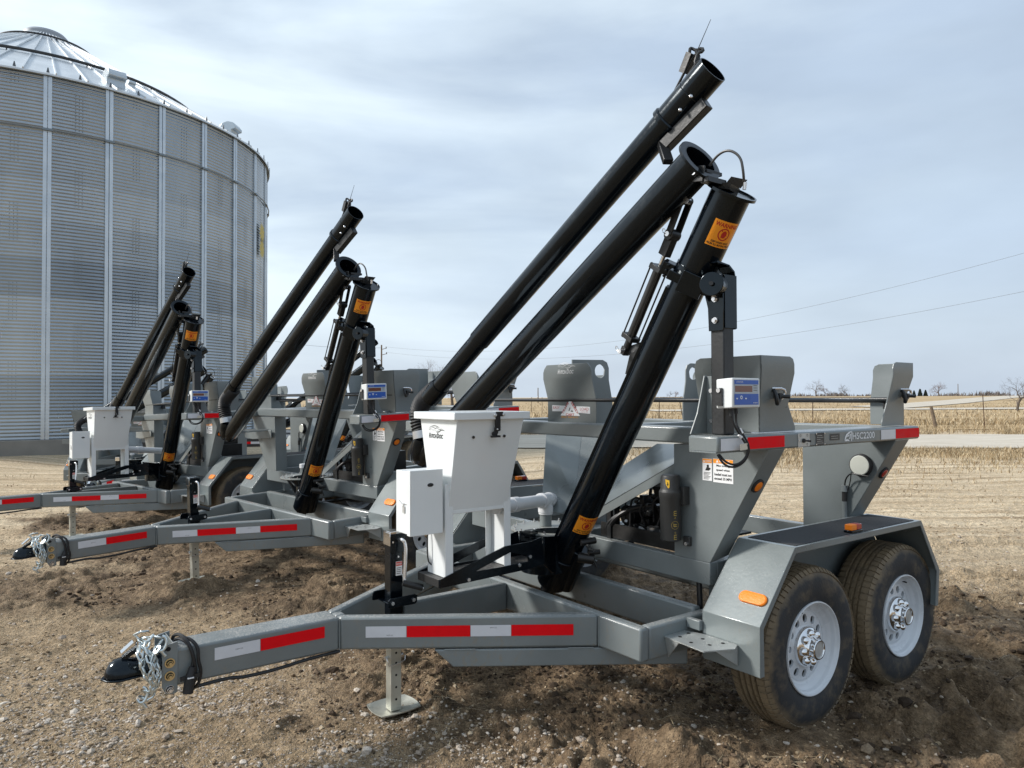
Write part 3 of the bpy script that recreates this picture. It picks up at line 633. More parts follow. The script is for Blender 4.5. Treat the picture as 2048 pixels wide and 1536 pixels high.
def upper_frame():
    z0, z1 = 1.336, 1.411
    b = MB()
    for s in (-1, 1): b.box(.106, 1.857, min(s*1.383, s*1.225), max(s*1.383, s*1.225), z0, z1-.004)
    b.box(.452, .56, -1.2245, 1.2245, z0+.006, z1+.012); b.box(1.75, 1.856, -1.2245, 1.2245, z0+.004, z1-.006); b.box(.561, 1.749, -.05, .05, z0+.006, z1-.008)
    uf = b.build('upper_frame', GREY, cart, bevel=.009)
    fr = lambda u, v: V(u, -1.3848, v)
    def tp(fn, segs, za, zb, nm='reflective_tape'):
        b = MB()
        for a, c, m in segs: b.quad(fn, a, c, za, zb, m)
        b.build(nm, None, uf, smooth=False)
    for s in (1, -1):
        fn = lambda u, v: V(u, -1.3848*s, v)
        tp(fn, ((.122, .301, TAPEW), (.303, .575, RED)), 1.346, 1.397); tp(fn, ((1.435, 1.588, TAPEW), (1.590, 1.852, RED)), 1.346, 1.396)
    # switch plate, serial plates, model number
    b = MB(); b.quad(fr, .68, .775, 1.340, 1.402, SILV); f2 = lambda u, v: V(u, -1.3856, v)
    for u, v in ((.70, 1.392), (.755, 1.392), (.755, 1.35)): b.disc(f2, u, v, .006, DBLK, .0045, n=14)
    b.cyl((.722, -1.385, 1.368), (.722, -1.392, 1.368), .010, m=RUB); b.cyl((.722, -1.39, 1.368), (.742, -1.412, 1.366), .0035, .005, m=RUB, n=8)
    for u in (.686, .769): b.cyl((u, -1.385, 1.37), (u, -1.388, 1.37), .004, n=8, m=GALV)
    b.build('switch_plate', None, uf, smooth=False)
    b = MB(); b.quad(fr, .828, .898, 1.342, 1.400, mat('black_id_plate', (.03, .03, .032), .4))
    for k in range(5): b.quad(f2, .836, .890-.01*(k % 3), 1.350+.009*k, 1.3515+.009*k, MATS['silver_plate'])
    for u, v in ((.828, 1.346), (.898, 1.346), (.828, 1.396), (.898, 1.396)): b.cyl((u, -1.385, v), (u, -1.3885, v), .0035, n=8, m=GALV)
    b.build('serial_plate', None, uf, smooth=False)
    b = MB(); b.quad(fr, .95, 1.035, 1.360, 1.391, MATS['black_id_plate'])
    for k in range(2): b.quad(f2, .958, 1.02, 1.368+.011*k, 1.3695+.011*k, MATS['silver_plate'])
    b.build('vin_plate', None, uf, smooth=False)
    b = MB(); b.text(fr, 'HSC2200', 1.262, 1.374, .215, .034, DWHT, .012)
    # bird-head style emblem beside the number: curved beak outline and bars
    W = lambda P: b.poly(fr, P, DWHT)
    W([(1.080, 1.352), (1.092, 1.350), (1.105, 1.352), (1.125, 1.350), (1.120, 1.357), (1.104, 1.361), (1.092, 1.360)])
    W([(1.078, 1.354), (1.084, 1.372), (1.096, 1.386), (1.118, 1.396), (1.150, 1.401), (1.132, 1.391), (1.108, 1.380), (1.096, 1.368), (1.090, 1.360)])
    W([(1.100, 1.372), (1.120, 1.374), (1.126, 1.380), (1.112, 1.381)]); W([(1.118, 1.362), (1.134, 1.362), (1.139, 1.386), (1.128, 1.386), (1.128, 1.370)])
    W([(1.141, 1.350), (1.147, 1.350), (1.152, 1.398), (1.143, 1.396)]); 
    b.build('model_lettering', None, uf, smooth=False)
    return uf
UF = upper_frame()

def stanchion(cx, cy, sx, sy, wx, wy, hole=False):
    """corner guide: one plate facing +-x (sx) and one facing +-y (sy), both flaring outwards at the top.
       cx, cy = bottom outer corner; wx = length of the y-facing plate along x, wy = length of the x-facing plate along y"""
    z = [1.41, 1.535, 1.682, 1.760]; f = [0, 0, .036, .036]; t = .007
    b = MB()
    if wy:
        P = []
        for i in range(4): P.append((cx+sx*f[i], z[i]))
        rings = []
        ya, yb = cy+sy*0, cy-sy*wy
        def row(i, k): return [V(P[i][0]+k, ya+sy*f[i], P[i][1]), V(P[i][0]+k, yb, P[i][1])]
        rr = .035
        for k, flip in ((0, 0),):
            outer = []
            vs = []
            for kk in (0, -sx*t):
                for i in range(3): vs += row(i, kk)
                xx = P[3][0]+kk; ytop = ya+sy*f[3]
                vs += [V(xx, ytop, 1.76), V(xx, yb+sy*rr, 1.76), V(xx, yb+sy*rr*.3, 1.76-rr*.3), V(xx, yb, 1.76-rr)]
            n = 10
            fs = []
            for o in (0, n):
                fs += [(o, o+1, o+3, o+2), (o+2, o+3, o+5, o+4), (o+4, o+5, o+9, o+8, o+7, o+6)]
            ed = [0, 2, 4, 6, 7, 8, 9, 5, 3, 1]
            for i in range(len(ed)): a, c = ed[i], ed[(i+1) % len(ed)]; fs.append((a, c, c+n, a+n))
            b.add(vs, fs)
    if wx:
        vs = []
        for kk in (0, -sy*t):
            for i in range(4): vs += [V(cx+sx*f[i], cy+sy*f[i]+kk, z[i])] if i < 3 else []
            xi = cx-sx*wx; rr = .035
            yy = cy+sy*f[3]+kk
            vs += [V(cx+sx*f[3], yy, 1.76), V(xi+sx*rr, yy, 1.76), V(xi+sx*rr*.3, yy, 1.76-rr*.3), V(xi, yy, 1.76-rr), V(xi, cy+sy*f[2]+kk, z[2]), V(xi, cy+kk, z[1]), V(xi-sx*.055, cy+kk, 1.43), V(xi-sx*.055, cy+kk, z[0])]
        n = 11
        # 0,1,2 corner side up; 3 top corner; 4,5,6 rounded; 7 (z2) 8 (z1) 9,10 gusset
        fs = []
        for o in (0, n): fs += [(o, o+1, o+8, o+9, o+10), (o+1, o+2, o+7, o+8), (o+2, o+3, o+4, o+5, o+6, o+7)]
        for i in range(n): fs.append((i, (i+1) % n, (i+1) % n+n, i+n))
        b.add(vs, fs)
    return b.build('box_guide', GREY, UF, bevel=.0015, ang=20)
for sx, cx, wx, wy in ((-1, .495, .225, .34), (1, 1.84, .19, .19)):
    for sy in (-1, 1): g = stanchion(cx, sy*1.31, sx, sy, wx, wy)
def centre_guides():
    for sx, cx in ((-1, .495), (1, 1.84)):
        z = [(1.41, 0), (1.56, 0), (1.685, .036), (1.725, .036), (1.748, .036), (1.772, .036)]; b = MB()
        w_ = .222; front = []
        poly = [(-w_, 0), (-w_, 1), (-w_-.0, 2), (-w_, 3), (-w_+.01, 4), (-w_+.035, 5), (w_-.035, 5), (w_-.01, 4), (w_, 3), (w_, 2), (w_, 1), (w_, 0)]
        n = len(poly); vs = []
        for k in (0, -sx*.007): vs += [V(cx+sx*z[i][1]+k, y, z[i][0]) for y, i in poly]
        fs = []
        for o in (0, n): fs += [(o, o+1, o+10, o+11), (o+1, o+2, o+9, o+10), (o+2, o+3, o+4, o+5, o+6, o+7, o+8, o+9)]
        fs += [(i, (i+1) % n, (i+1) % n+n, i+n) for i in range(n)]
        b.add(vs, fs); g = b.build('box_guide', GREY, UF, bevel=.0015, ang=20)
        # divider plate with lifting eye
        x0 = cx-sx*.01; x1 = cx-sx*.31; hx, hz, hr = cx-sx*.235, 1.735, .043
        out = [(x0, 1.41), (x0, 1.80), (x1+sx*.05, 1.805), (x1+sx*.015, 1.79), (x1, 1.755), (x1, 1.68), (x1-sx*.03, 1.54), (x1-sx*.03, 1.41)]
        K = 32; ring = []
        # resample outline to K points and bridge to the circular hole
        P = [Vector(p) for p in out]; L_ = [(P[(i+1) % len(P)]-P[i]).length for i in range(len(P))]; T = sum(L_); 
        for k in range(K):
            t = T*k/K; i = 0
            while t > L_[i]: t -= L_[i]; i += 1
            ring.append(P[i]+(P[(i+1) % len(P)]-P[i])*t/L_[i])
        b = MB(); vs = []
        # snap to real corners
        for p in P:
            j = min(range(K), key=lambda q: (ring[q]-p).length); ring[j] = p.copy()
        for yy in (-.004, .004):
            vs += [V(p.x, yy, p.y) for p in ring]
            vs += [V(hx+hr*math.cos(math.atan2(p.y-hz, p.x-hx)), yy, hz+hr*math.sin(math.atan2(p.y-hz, p.x-hx))) for p in ring]
        fs = []
        for o in (0, 2*K): fs += [(o+i, o+(i+1) % K, o+K+(i+1) % K, o+K+i) for i in range(K)]
        fs += [(i, (i+1) % K, (i+1) % K+2*K, i+2*K) for i in range(K)]+[(K+i, K+(i+1) % K, K+(i+1) % K+2*K, K+i+2*K) for i in range(K)]
        b.add(vs, fs); b.build('lifting_plate', GREY, UF, ang=25)
centre_guides()

def swoosh(b, fn, cx, cy, w_, m):
    """the little line drawing over the maker's name, as thin tapering strokes"""
    S = [([(-.30, .20), (-.12, .25), (.08, .22), (.26, .13)], 1.3), ([(-.5, 0), (-.42, .12), (-.34, .2), (-.24, .22)], .6), ([(-.48, -.03), (-.4, 0), (-.36, .06), (-.3, .12)], .5), ([(-.5, -.02), (-.36, -.06)], .5),
         ([(-.28, .14), (-.12, .12), (-.04, .04), (.02, .1), (.12, .12), (.2, .04)], 1.), ([(-.34, .02), (-.2, -.06), (-.08, -.02)], .6), ([(-.06, -.04), (.02, -.12), (.14, -.1), (.2, .0)], .6), ([(.05, -.2), (.22, -.14), (.36, -.02), (.5, -.01), (.6, -.06)], 1.5), ([(.18, 0), (.3, .02), (.42, .08)], .8)]
    for st, k in S:
        n = len(st)
        for i, (p, q) in enumerate(zip(st[:-1], st[1:])):
            p, q = Vector((cx+p[0]*w_*.85, cy+p[1]*w_*.46)), Vector((cx+q[0]*w_*.85, cy+q[1]*w_*.46)); d = (q-p).normalized(); n_ = Vector((-d.y, d.x))*w_*.007*k
            e = .5 if i == n-2 else 1; a = .5 if i == 0 else 1
            b.poly(fn, [tuple(p-n_*a), tuple(q-n_*e), tuple(q+n_*e), tuple(p+n_*a)], m)
def maker(b, fn, cx, cy, w_, m, mono=True):
    h = w_*.165
    b.text(fn, 'H', cx-w_*.44, cy, w_*.12, h, m, .03, .25); b.text(fn, 'ITCH', cx-w_*.19, cy-h*.1, w_*.34, h*.8, m, .03, .25)
    b.text(fn, 'D', cx+w_*.065, cy, w_*.13, h, m, .03, .25); b.text(fn, 'OC', cx+w_*.27, cy-h*.1, w_*.24, h*.8, m, .03, .25)
    swoosh(b, fn, cx-w_*.05, cy+w_*.20, w_*1.05, m)
def cart_stickers():
    # on the front-centre guide
    fx = lambda X: (lambda u, v: V(X, -u, v))
    b = MB(); fn = fx(.4568); maker(b, fn, .005, 1.727, .165, DWHT); b.build('maker_sticker', None, UF, smooth=False)
    b = MB(); fn = fx(.4932); f1 = fx(.4926); f2 = fx(.4920)
    b.poly(fn, [(-.176, 1.487), (-.176, 1.525), (-.05, 1.522), (-.05, 1.487)], DWHT); b.poly(fn, [(.05, 1.482), (.05, 1.52), (.172, 1.517), (.172, 1.476)], DWHT)
    b.text(f1, 'EASY', -.135, 1.510, .062, .016, DRED); b.text(f1, 'LOAD', .122, 1.503, .075, .017, DRED); b.text(f1, 'Jackson, MN', .122, 1.486, .062, .007, DRED)
    b.poly(f1, [(-.096, 1.462), (.084, 1.462), (-.004, 1.562)], DWHT)
    b.text(f2, 'CART', -.006, 1.469, .078, .014, DRED, .02)
    for st, c, a in (('TRAVIS', (-.050, 1.508), 49), ('SEED', (.036, 1.511), -49)):
        ca, sa = math.cos(R_(a)), math.sin(R_(a)); b.text(lambda u, v, c=c, ca=ca, sa=sa: f2(c[0]+u*ca-v*sa, c[1]+u*sa+v*ca), st, 0, 0, .088, .016, DRED, .015)
    b.poly(f2, [(-.02, 1.49), (-.012, 1.49), (-.002, 1.512), (-.01, 1.510)], DBLK); b.poly(f2, [(.0, 1.487), (.024, 1.485), (.014, 1.495), (.006, 1.493)], DBLK)
    b.text(f1, '(800) 446-8222', -.01, 1.452, .16, .013, ORTX, .01); b.build('dealer_sticker', None, UF, smooth=False)
    # warning labels on the front leg
    b = MB(); fn = fx(XF-.0015); f1 = fx(XF-.002); f2 = fx(XF-.0026)
    c = lambda px: px
    b.quad(fn, 1.012, 1.068, 1.17, 1.275, DWHT); b.quad(fn, 1.075, 1.19, 1.166, 1.278, DWHT)
    b.quad(f1, 1.013, 1.067, 1.255, 1.274, ORANGE); b.quad(f1, 1.076, 1.189, 1.257, 1.277, ORANGE)
    b.text(f2, 'WARNING', 1.046, 1.264, .034, .007, DWHT, .02); b.text(f2, 'WARNING', 1.14, 1.267, .06, .010, DWHT, .02)
    for u, v, k in ((1.022, 1.264, .006), (1.1, 1.267, .008)): b.poly(f2, [(u-k, v-k*.8), (u+k, v-k*.8), (u, v+k*.9)], DWHT)
    b.disc(f1, 1.044, 1.240, .007, DBLK, n=14); b.poly(f1, [(1.028, 1.218), (1.05, 1.218), (1.062, 1.228), (1.052, 1.234), (1.036, 1.234)], DBLK)
    for k in range(6): b.quad(f1, 1.019, 1.060-.006*(k % 3), 1.207-.0062*k, 1.2095-.0062*k, DBLK)
    for k, st in enumerate(('Max towing', 'speed when', 'loaded must not', 'exceed 35 MPH')): b.text(f1, st, 1.132, 1.245-.020*k, (.075, .078, .098, .1)[k], .013, DBLK, .03)
    b.build('warning_label', None, cart, smooth=False)
cart_stickers()

def cradle_hardware():
    # straps / bars between the guides
    for p, q in (((.50, -1.27, 1.556), (.50, 1.27, 1.556)), ((.58, -1.24, 1.557), (1.80, -1.24, 1.545)), ((.58, 1.24, 1.557), (1.80, 1.24, 1.545)), ((1.80, -1.27, 1.556), (1.80, 1.27, 1.556))):
        b = MB(); b.cyl(p, q, .011, n=12); b.build('hold_down_bar', BLACKS, cart)
    for x, s in ((.60, -1), (1.80, -1), (.60, 1), (1.80, 1)):
        c = V(x, s*1.325, 1.575)
        b = MB(); b.path([c+V(-.02, 0, .03), c+V(-.035, s*.02, .02), c+V(-.035, s*.03, -.02), c+V(-.02, s*.02, -.04), c+V(-.0, s*.02, -.01)], .010, 8, smooth=2); b.path([c+V(-.03, 0, .035), c+V(.02, s*.03, .035), c+V(.03, s*.03, .01), c+V(.01, s*.02, -.015)], .007, 8, smooth=1, m=GALV)
        b.cyl(c+V(0, s*.02, 0), c+V(.035, s*.05, -.003), .009, n=12); b.cyl(c, c+V(0, s*.03, 0), .014, n=12)
        b.build('box_latch', BLACKS, cart)
        b = MB(); b.box(x+.10, x+.14, min(s*1.28, s*1.23), max(s*1.28, s*1.23), 1.50, 1.57) if x < 1 else b.box(x-.04, x, min(s*1.28, s*1.23), max(s*1.28, s*1.23), 1.50, 1.55); b.build('rubber_bumper', RUB, cart, bevel=.004)
    # manual canister on the near front leg
    c = V(.400, -.862, 0)
    b = MB(); b.lathe([(0, .862), (.047, .863), (.051, .868), (.0525, 1.07), (.0555, 1.075), (.0565, 1.105), (.0525, 1.11), (.0485, 1.12), (.0475, 1.175), (.043, 1.186), (0, 1.19)], c, (0, 0, 1), 28)
    b.box(.42, XF, -.930, -.90, 1.04, 1.13); b.box(.446, XF, -.942, -.90, .838, .885)
    cn = b.build('manual_canister', mat('canister_plastic', (.03, .031, .031), .5, bump=.2, bscale=120), cart, bevel=.003)
    b = MB(); b.cyl((.446, -.925, .850), (.436, -.925, .850), .009, n=10); b.build('bolt', GALV, cn)
    def cy(r, a0): return lambda u, v: V(c.x, c.y, 0)+V(math.cos(a0+u/r), math.sin(a0+u/r), 0)*r+V(0, 0, v)
    b = MB(); f = cy(.0488, R_(205))
    b.poly(f, [(-.011, 1.168), (.010, 1.163), (.010, 1.130), (.004, 1.124), (-.006, 1.138), (-.010, 1.150)], YEL); f = cy(.0492, R_(205)); b.quad(f, -.003, .005, 1.142, 1.146, DBLK, 2); b.quad(f, -.001, .002, 1.136, 1.155, DBLK, 2)
    f = cy(.0532, R_(246)); g = lambda u, v: f(-v, .945+u); GP = mat('gold_print', (.42, .30, .06), .5)
    for st, u, w_ in (('m', -.058, .024), ('o', -.036, .008), ('o', .036, .008), ('m', .058, .024)): b.text(g, st, u, 0, w_, .015 if st == 'm' else .007, GP)
    b.disc(g, 0, 0, .020, GP, .0185, n=20); b.text(g, 'ff', 0, 0, .018, .020, GP)
    b.build('canister_print', None, cn, smooth=False)
    # work light and its lead on the near rear leg
    c = V(XR, -1.195, 1.19)
    b = MB(); b.lathe([(0, 0), (.060, .0), (.064, .01), (.060, .03), (.055, .034)], c, (-1, 0, 0), 36, m=RUB); b.lathe([(.055, .033), (.051, .036), (0, .037)], c, (-1, 0, 0), 36, m=mat('lamp_lens', (.58, .60, .54), .12, coat=1.))
    wl = b.build('work_light', None, cart)
    b = MB(); b.path([c+V(-.045, -.055, -.055), c+V(-.05, .0, -.05), c+V(-.045, .045, -.045), c+V(-.03, .085, -.085), c+V(-.02, .095, -.15)], .004, 8, smooth=2); b.path([c+V(-.045, .04, -.04), c+V(-.03, .055, -.1), c+V(-.02, .08, -.16)], .003, 8, smooth=2)
    b.cyl((XR-.02, -1.10, 1.07), (XR-.02, -1.10, 1.035), .016, .020, n=16, m=GREY); b.cyl((XR-.02, -1.10, 1.035), (XR-.02, -1.10, .98), .014, n=16, m=RUB); b.cyl((XR-.02, -1.10, .98), (XR-.02, -1.10, .86), .0135, n=16, m=GREY); b.cyl((XR-.02, -1.10, .86), (XR-.02, -1.10, .79), .012, n=12, m=RUB)
    b.build('light_lead', CORD, cart)
cradle_hardware()

def chutes():
    CH = mat('chute_sheet', (.21, .235, .235), .3, .35, .3, .06, 30, .25, 1.6, speck=.2)
    Z = lambda x, y: .81+.52*y+.78*(x-.5)     # y taken outward
    # near side: wide sheet falling from the cradle towards the intake
    pts = [V(x, -y, Z(x, y)) for x, y in ((.5, 0.), (.5, .80), (.63, .78), (.9, .32), (.9, .03), (.56, 0.))]; pts[2].z = 1.32; pts[3].z = 1.29
    b = MB(); b.slab(pts, .005); b.build('chute', CH, cart, ang=10)
    b = MB(); b.slab([V(.498, 0, .808), V(.498, -.80, Z(.5, .8)), V(.498, -.80, Z(.5, .8)-.05), V(.498, 0, .758)], .004); b.build('chute_flange', GREY, cart)
    # far side: narrower folded channel with a shaded outer cheek
    b = MB(); b.slab([V(.763, .57, 1.330), V(.442, .223, .86), V(.517, .11, .861), V(.60, .09, .93), V(.894, .355, 1.322)], .005); b.build('chute', CH, cart, ang=10)
    b = MB(); b.slab([V(.891, .360, 1.322), V(.597, .094, .93), V(.66, .03, .90), V(.975, .25, 1.322)], .004); b.build('chute_cheek', GREY, cart, ang=10)
    for s in (-1, 1): b = MB(); b.box(.50, .52, min(s*.30, s*.33), max(s*.30, s*.33), .775, .95 if s < 0 else .80); b.build('chute_brace', BLACKS, cart)
chutes()

def engine():
    random.seed(11)
    b = MB(); b.box(.52, 1.15, -.79, -.25, .80, .812); b.box(.51, .522, -.80, -.24, .782, .86); b.build('engine_tray', mat('oily_black_tray', (.02, .019, .018), .45, .3, bump=.2, var=.5, vscale=9), cart)
    b = MB()
    b.box(.72, 1.02, -.70, -.42, .84, 1.02); b.cyl((.6, -.36, .9), (.95, -.36, .9), .06, n=16); b.box(.80, 1.0, -.62, -.45, 1.02, 1.12); b.cyl((.70, -.6, .96), (.70, -.74, .96), .055, n=20); b.cyl((.68, -.45, .90), (.74, -.45, .90), .085, n=24)
    b.obox((.62, -.62, 1.08), (.05, 0, .02), (0, .03, 0), (-.01, 0, .03)); b.cyl((.6, -.66, .9), (.6, -.72, .9), .045, n=18); b.cyl((.58, -.70, .88), (.58, -.76, .88), .035, n=18)
    for _ in range(26):
        p = V(random.uniform(.55, .85), random.uniform(-.76, -.33), random.uniform(.83, 1.08)); q = Vector([random.uniform(-.05, .05) for _ in range(3)])
        if random.random() < .5: b.cyl(p, p+q, random.uniform(.008, .02), n=8)
        else: b.obox(p, (random.uniform(.008, .03), 0, 0), (0, random.uniform(.008, .03), 0), (0, 0, random.uniform(.008, .03)))
    e = b.build('engine', DARK, cart, bevel=.003)
    b = MB(); b.cyl((.555, -.60, .812), (.555, -.60, .875), .033, n=18); b.build('oil_filter', ENG, e)
    for _ in range(20):
        b = MB(); p = V(random.uniform(.54, .75), random.uniform(-.76, -.33), random.uniform(.83, 1.04)); b.cyl(p, p+Vector([random.uniform(-.025, .025) for _ in range(3)]), random.uniform(.005, .012), n=6); b.build('fitting', ENG, e)
    b = MB(); b.box(.54, .75, -.56, -.38, .814, .818); b.build('drip_plate', ENG, e)
    for i in range(7):
        b = MB(); y = -.35-.055*i; p = [V(random.uniform(.54, .62), y+random.uniform(-.05, .05), random.uniform(.84, .9)), V(.56+random.uniform(-.02, .03), y-.03, 1.0+random.uniform(-.05, .06)), V(.62, y-.08, 1.02+random.uniform(-.05, .04)), V(.68, y-.1+random.uniform(-.05, .05), .88)]
        b.path(p, random.choice((.004, .006, .009)), 8, smooth=3); b.build('hose', CORD, e)
    for i in range(2):
        b = MB(); b.path([(.53, -.26-.03*i, .80), (.50, -.32-.02*i, .88), (.55, -.42-.02*i, .94+.02*i), (.62, -.55, .96+.02*i)], .013, 8, smooth=3); b.build('hose', CORD, e)
    b = MB(); b.box(.53, .545, -.36, -.33, .80, .98); b.build('engine_bracket', BLACKS, e)
    b = MB(); b.path([(.52, -.93, .80), (.50, -.96, .6), (.5, -.96, .45)], .012, 8, smooth=1); b.path([(.54, -.90, .80), (.52, -.935, .6), (.52, -.935, .42)], .009, 8, smooth=1); b.build('brake_line', CORD, cart)
engine()
# ---------------------------------------------------------------- folding auger
MA, MBt = V(.288, -.029, .458), V(.190, -1.399, 2.436)
AX = (MBt-MA).normalized()
E1 = V(-.8, -.6, 0); E1 = (E1-AX*E1.dot(AX)).normalized(); E2 = AX.cross(E1)
def MP(t): return MA+(MBt-MA)*t
def warn(b, fn):
    """orange hand-guard warning, u right, v up, size .125 x .115"""
    b.quad(fn(0), 0, .125, -.115, 0, ORANGE, 14); 
    b.text(fn(1), 'WARNING', .062, -.017, .108, .018, MATS['decal_red'], .03)
    f = fn(1); b.disc(f, .062, -.056, .027, DRED, .022, n=26)
    f2 = fn(2); b.poly(f2, [(.052, -.07), (.050, -.055), (.054, -.045), (.060, -.040), (.066, -.040), (.072, -.047), (.074, -.058), (.068, -.070), (.060, -.072)], DRED); b.poly(f2, [(.044, -.040), (.047, -.037), (.082, -.073), (.079, -.076)], DRED)
    b.text(f, 'KEEP HANDS AWAY', .062, -.093, .085, .009, DBLK, .03); b.text(f, 'FROM ALL MOVING PARTS', .062, -.105, .115, .009, DBLK, .03)
def boom():
    b = MB(); b.cyl(MP(-.0), MP(.055), .046, n=32, inner=None); b.cyl(MP(.05), MP(.85), .0805, n=48)
    b.cyl(MP(.05), MP(.015), .0805, .05, n=48)
    for s in (-.018, .012):      # hose guards running up the side of the tube
        q = -E2*(.083)+E1*s; b.bar(MP(.12)+q, MP(.80)+q, .016, .012, up=E1)
    mt = b.build('auger_tube', BLACK, cart, ang=30)
    b = MB(); b.cyl(MP(.84), MP(.998), .0865, n=48); b.cyl(MP(.845), MP(.855), .0915, n=48)
    b.lathe([(.0865, -.004), (.108, -.004), (.108, .008), (.1, .008), (.099, .001), (0, .001)], MP(1), AX, 48)
    hd = b.build('auger_head', BLACK, cart, ang=30)
    b = MB()
    c = MP(1)+AX*.012; b.obox(c+V(0, .03, .015), (.012, -.03, -.01), (.045, .012, 0), AX*.012); b.slab([c+V(-.03, .02, .02), c+V(.05, .0, .015), c+V(.07, -.02, .05), c+V(-.01, .0, .055)], .004)
    b.cyl(c+V(.01, -.05, -.01), c+V(.01, -.055, .02), .008, n=10, m=GALV)
    b.path([(.12, -1.341, 2.552), (.12, -1.386, 2.589), (.12, -1.442, 2.594), (.13, -1.49, 2.553), (.13, -1.502, 2.49), (.15, -1.49, 2.455)], .0055, 8, smooth=3, m=mat('cable_grey', (.05, .05, .05), .4))
    b.build('head_switch', BLACKS, hd)
    # wrap-round warning decals
    for t, rr in ((.957, .0872), (.262, .0812)):
        o = MP(t)
        def fn(k, o=o, rr=rr):
            r = rr+.0005*k
            def f(u, v):
                a = (u-.004)/rr
                # u runs clockwise seen from above: from the centre line to the right
                return o+AX*v+(E1*math.cos(a)+E2*math.sin(a))*r
            return f
        b = MB(); warn(b, fn); b.build('warning_decal', None, hd if t > .8 else mt, smooth=False)
    # boot, gearbox and drive motor at the foot
    b = MB()
    b.cyl((.43, .10, .765), (.40, .05, .56), .20, .085, n=36); b.ell((.37, .0, .62), (.11, .12, .12), 20, 12)
    b.cyl(V(.325, -.13, .50), V(.30, -.30, .74), .054, n=24); b.ell((.325, -.13, .505), (.052, .052, .04), 16, 8); b.cyl(MP(.03), MP(.12), .09, n=24)
    b.obox((.33, -.05, .66), (.06, 0, 0), (0, .08, 0), (0, 0, .05))
    b.build('auger_boot', BLACK, cart, bevel=.004)
    b = MB(); c = V(.27, -.37, .76)
    for i, (p, q, r) in enumerate((((-.03, 0, .03), (.05, -.03, .04), .018), ((0, -.03, -.02), (.06, -.05, -.02), .014), ((-.03, .02, -.05), (.03, -.04, -.06), .028), ((.02, -.04, -.05), (.035, -.06, -.10), .007))): b.cyl(c+Vector(p), c+Vector(q), r, n=12)
    for k in range(5): b.cyl(c+V(-.02+.015*k, -.04, .02-.01*k), c+V(-.02+.015*k, -.05, .02-.01*k), .009, n=6, m=ENG)
    b.build('hydraulic_motor', DARK, cart)
    # seed intake cover
    b = MB(); C0 = V(.43, .106, .777); b.cyl(C0, C0+V(0, 0, .007), .25, n=64); b.cyl(C0+V(0, 0, -.006), C0+V(0, 0, -.001), .245, n=64, m=BLACK)
    cv = b.build('intake_cover', mat('cover_plate', (.34, .35, .33), .45, .4, bump=.4, bscale=18, var=.15, vscale=5), cart, ang=30)
    b = MB()
    for k in range(18):
        a = 2*math.pi*k/18; p = C0+V(.232*math.cos(a), .232*math.sin(a), .007); b.cyl(p, p+V(0, 0, .006), .008, n=8); b.cyl(p+V(0, 0, .006), p+V(0, 0, .018), .004, n=8)
    b.build('cover_bolt', GALV, cv)
    b = MB(); b.cyl((.434, .172, .784), (.434, .172, .86), .0365, n=28, m=PVCG); b.cyl((.434, .172, .856), (.434, .172, .895), .043, n=28, m=PVC); b.build('inlet_stub', None, cv, bevel=.002)
    # band clamp, pivot and support post
    b = MB(); o = MP(.832); b.obox(o, AX*.022, E1*.094, E2*.094); b.obox(o-E2*.115, AX*.03, E1*.03, E2*.03); b.obox(o+E2*.02+E1*.097, AX*.05+V(0, 0, 0), E2*.055, E1*.006)
    for k in (-.02, .005, .03): b.cyl(o-E2*.115+E1*.028+AX*(k-.01), o-E2*.115+E1*.04+AX*(k-.01), .008, n=8)
    pv = V(.175, -1.305, 2.055); b.cyl(pv+V(-.03, -.02, 0), pv+V(.06, .02, 0), .052, n=28); b.bar(o+V(0, -.02, 0), pv+V(.02, -.0, 0), .07, .06)
    cl = b.build('tube_clamp', BLACK, cart, bevel=.004)
    b = MB(); b.cyl(pv+V(-.03, -.02, 0), pv+V(-.044, -.03, 0), .010, n=6); b.build('bolt', BLACKS, cl)
    b = MB(); b.box(.215, .285, -1.333, -1.263, 1.408, 2.03); po = b.build('support_post', BLACKS, cart, bevel=.006)
    b = MB(); b.prism([(-1.262, 1.86), (-1.334, 1.86), (-1.338, 1.868), (-1.338, 2.05), (-1.33, 2.10), (-1.31, 2.135), (-1.27, 2.14), (-1.24, 2.10), (-1.235, 2.04), (-1.25, 1.99), (-1.258, 1.96)], 0, .205, .2135)
    # bent strap over the top and down the outer side
    for i, ((xa, za), (xb, zb)) in enumerate((((.17, 2.155), (.25, 2.145)), ((.25, 2.145), (.285, 2.12)), ((.285, 2.12), (.297, 2.08)), ((.297, 2.08), (.297, 1.87)))):
        b.add([(xa, -1.34, za), (xb, -1.34, zb), (xb, -1.258, zb), (xa, -1.258, za), (xa-.004, -1.34, za-.008), (xb-.008, -1.34, zb-.004), (xb-.008, -1.258, zb-.004), (xa-.004, -1.258, za-.008)], [(0, 1, 2, 3), (7, 6, 5, 4), (0, 4, 5, 1), (3, 2, 6, 7), (0, 3, 7, 4), (1, 5, 6, 2)])
    b.box(.215, .296, -1.3415, -1.334, 1.87, 2.10)
    b.build('post_bracket', BLACK, po)
    b = MB()
    for z in (1.997, 1.904): b.cyl((.205, -1.298, z), (.199, -1.298, z), .0135, n=16); b.cyl((.199, -1.298, z), (.190, -1.298, z), .010, n=6)
    b.build('bolt', GALV, po)
    # grey foot bracket of the post
    b = MB(); b.box(.268, .275, -1.262, -1.19, 1.408, 1.665); b.prism([(.158, 1.409), (.26, 1.409), (.268, 1.409), (.268, 1.668), (.255, 1.668), (.235, 1.60), (.205, 1.50)], 1, -1.197, -1.190)
    b.prism([(.158, 1.409), (.268, 1.409), (.268, 1.60), (.235, 1.55), (.205, 1.47)], 1, -1.30, -1.294) if 0 else None
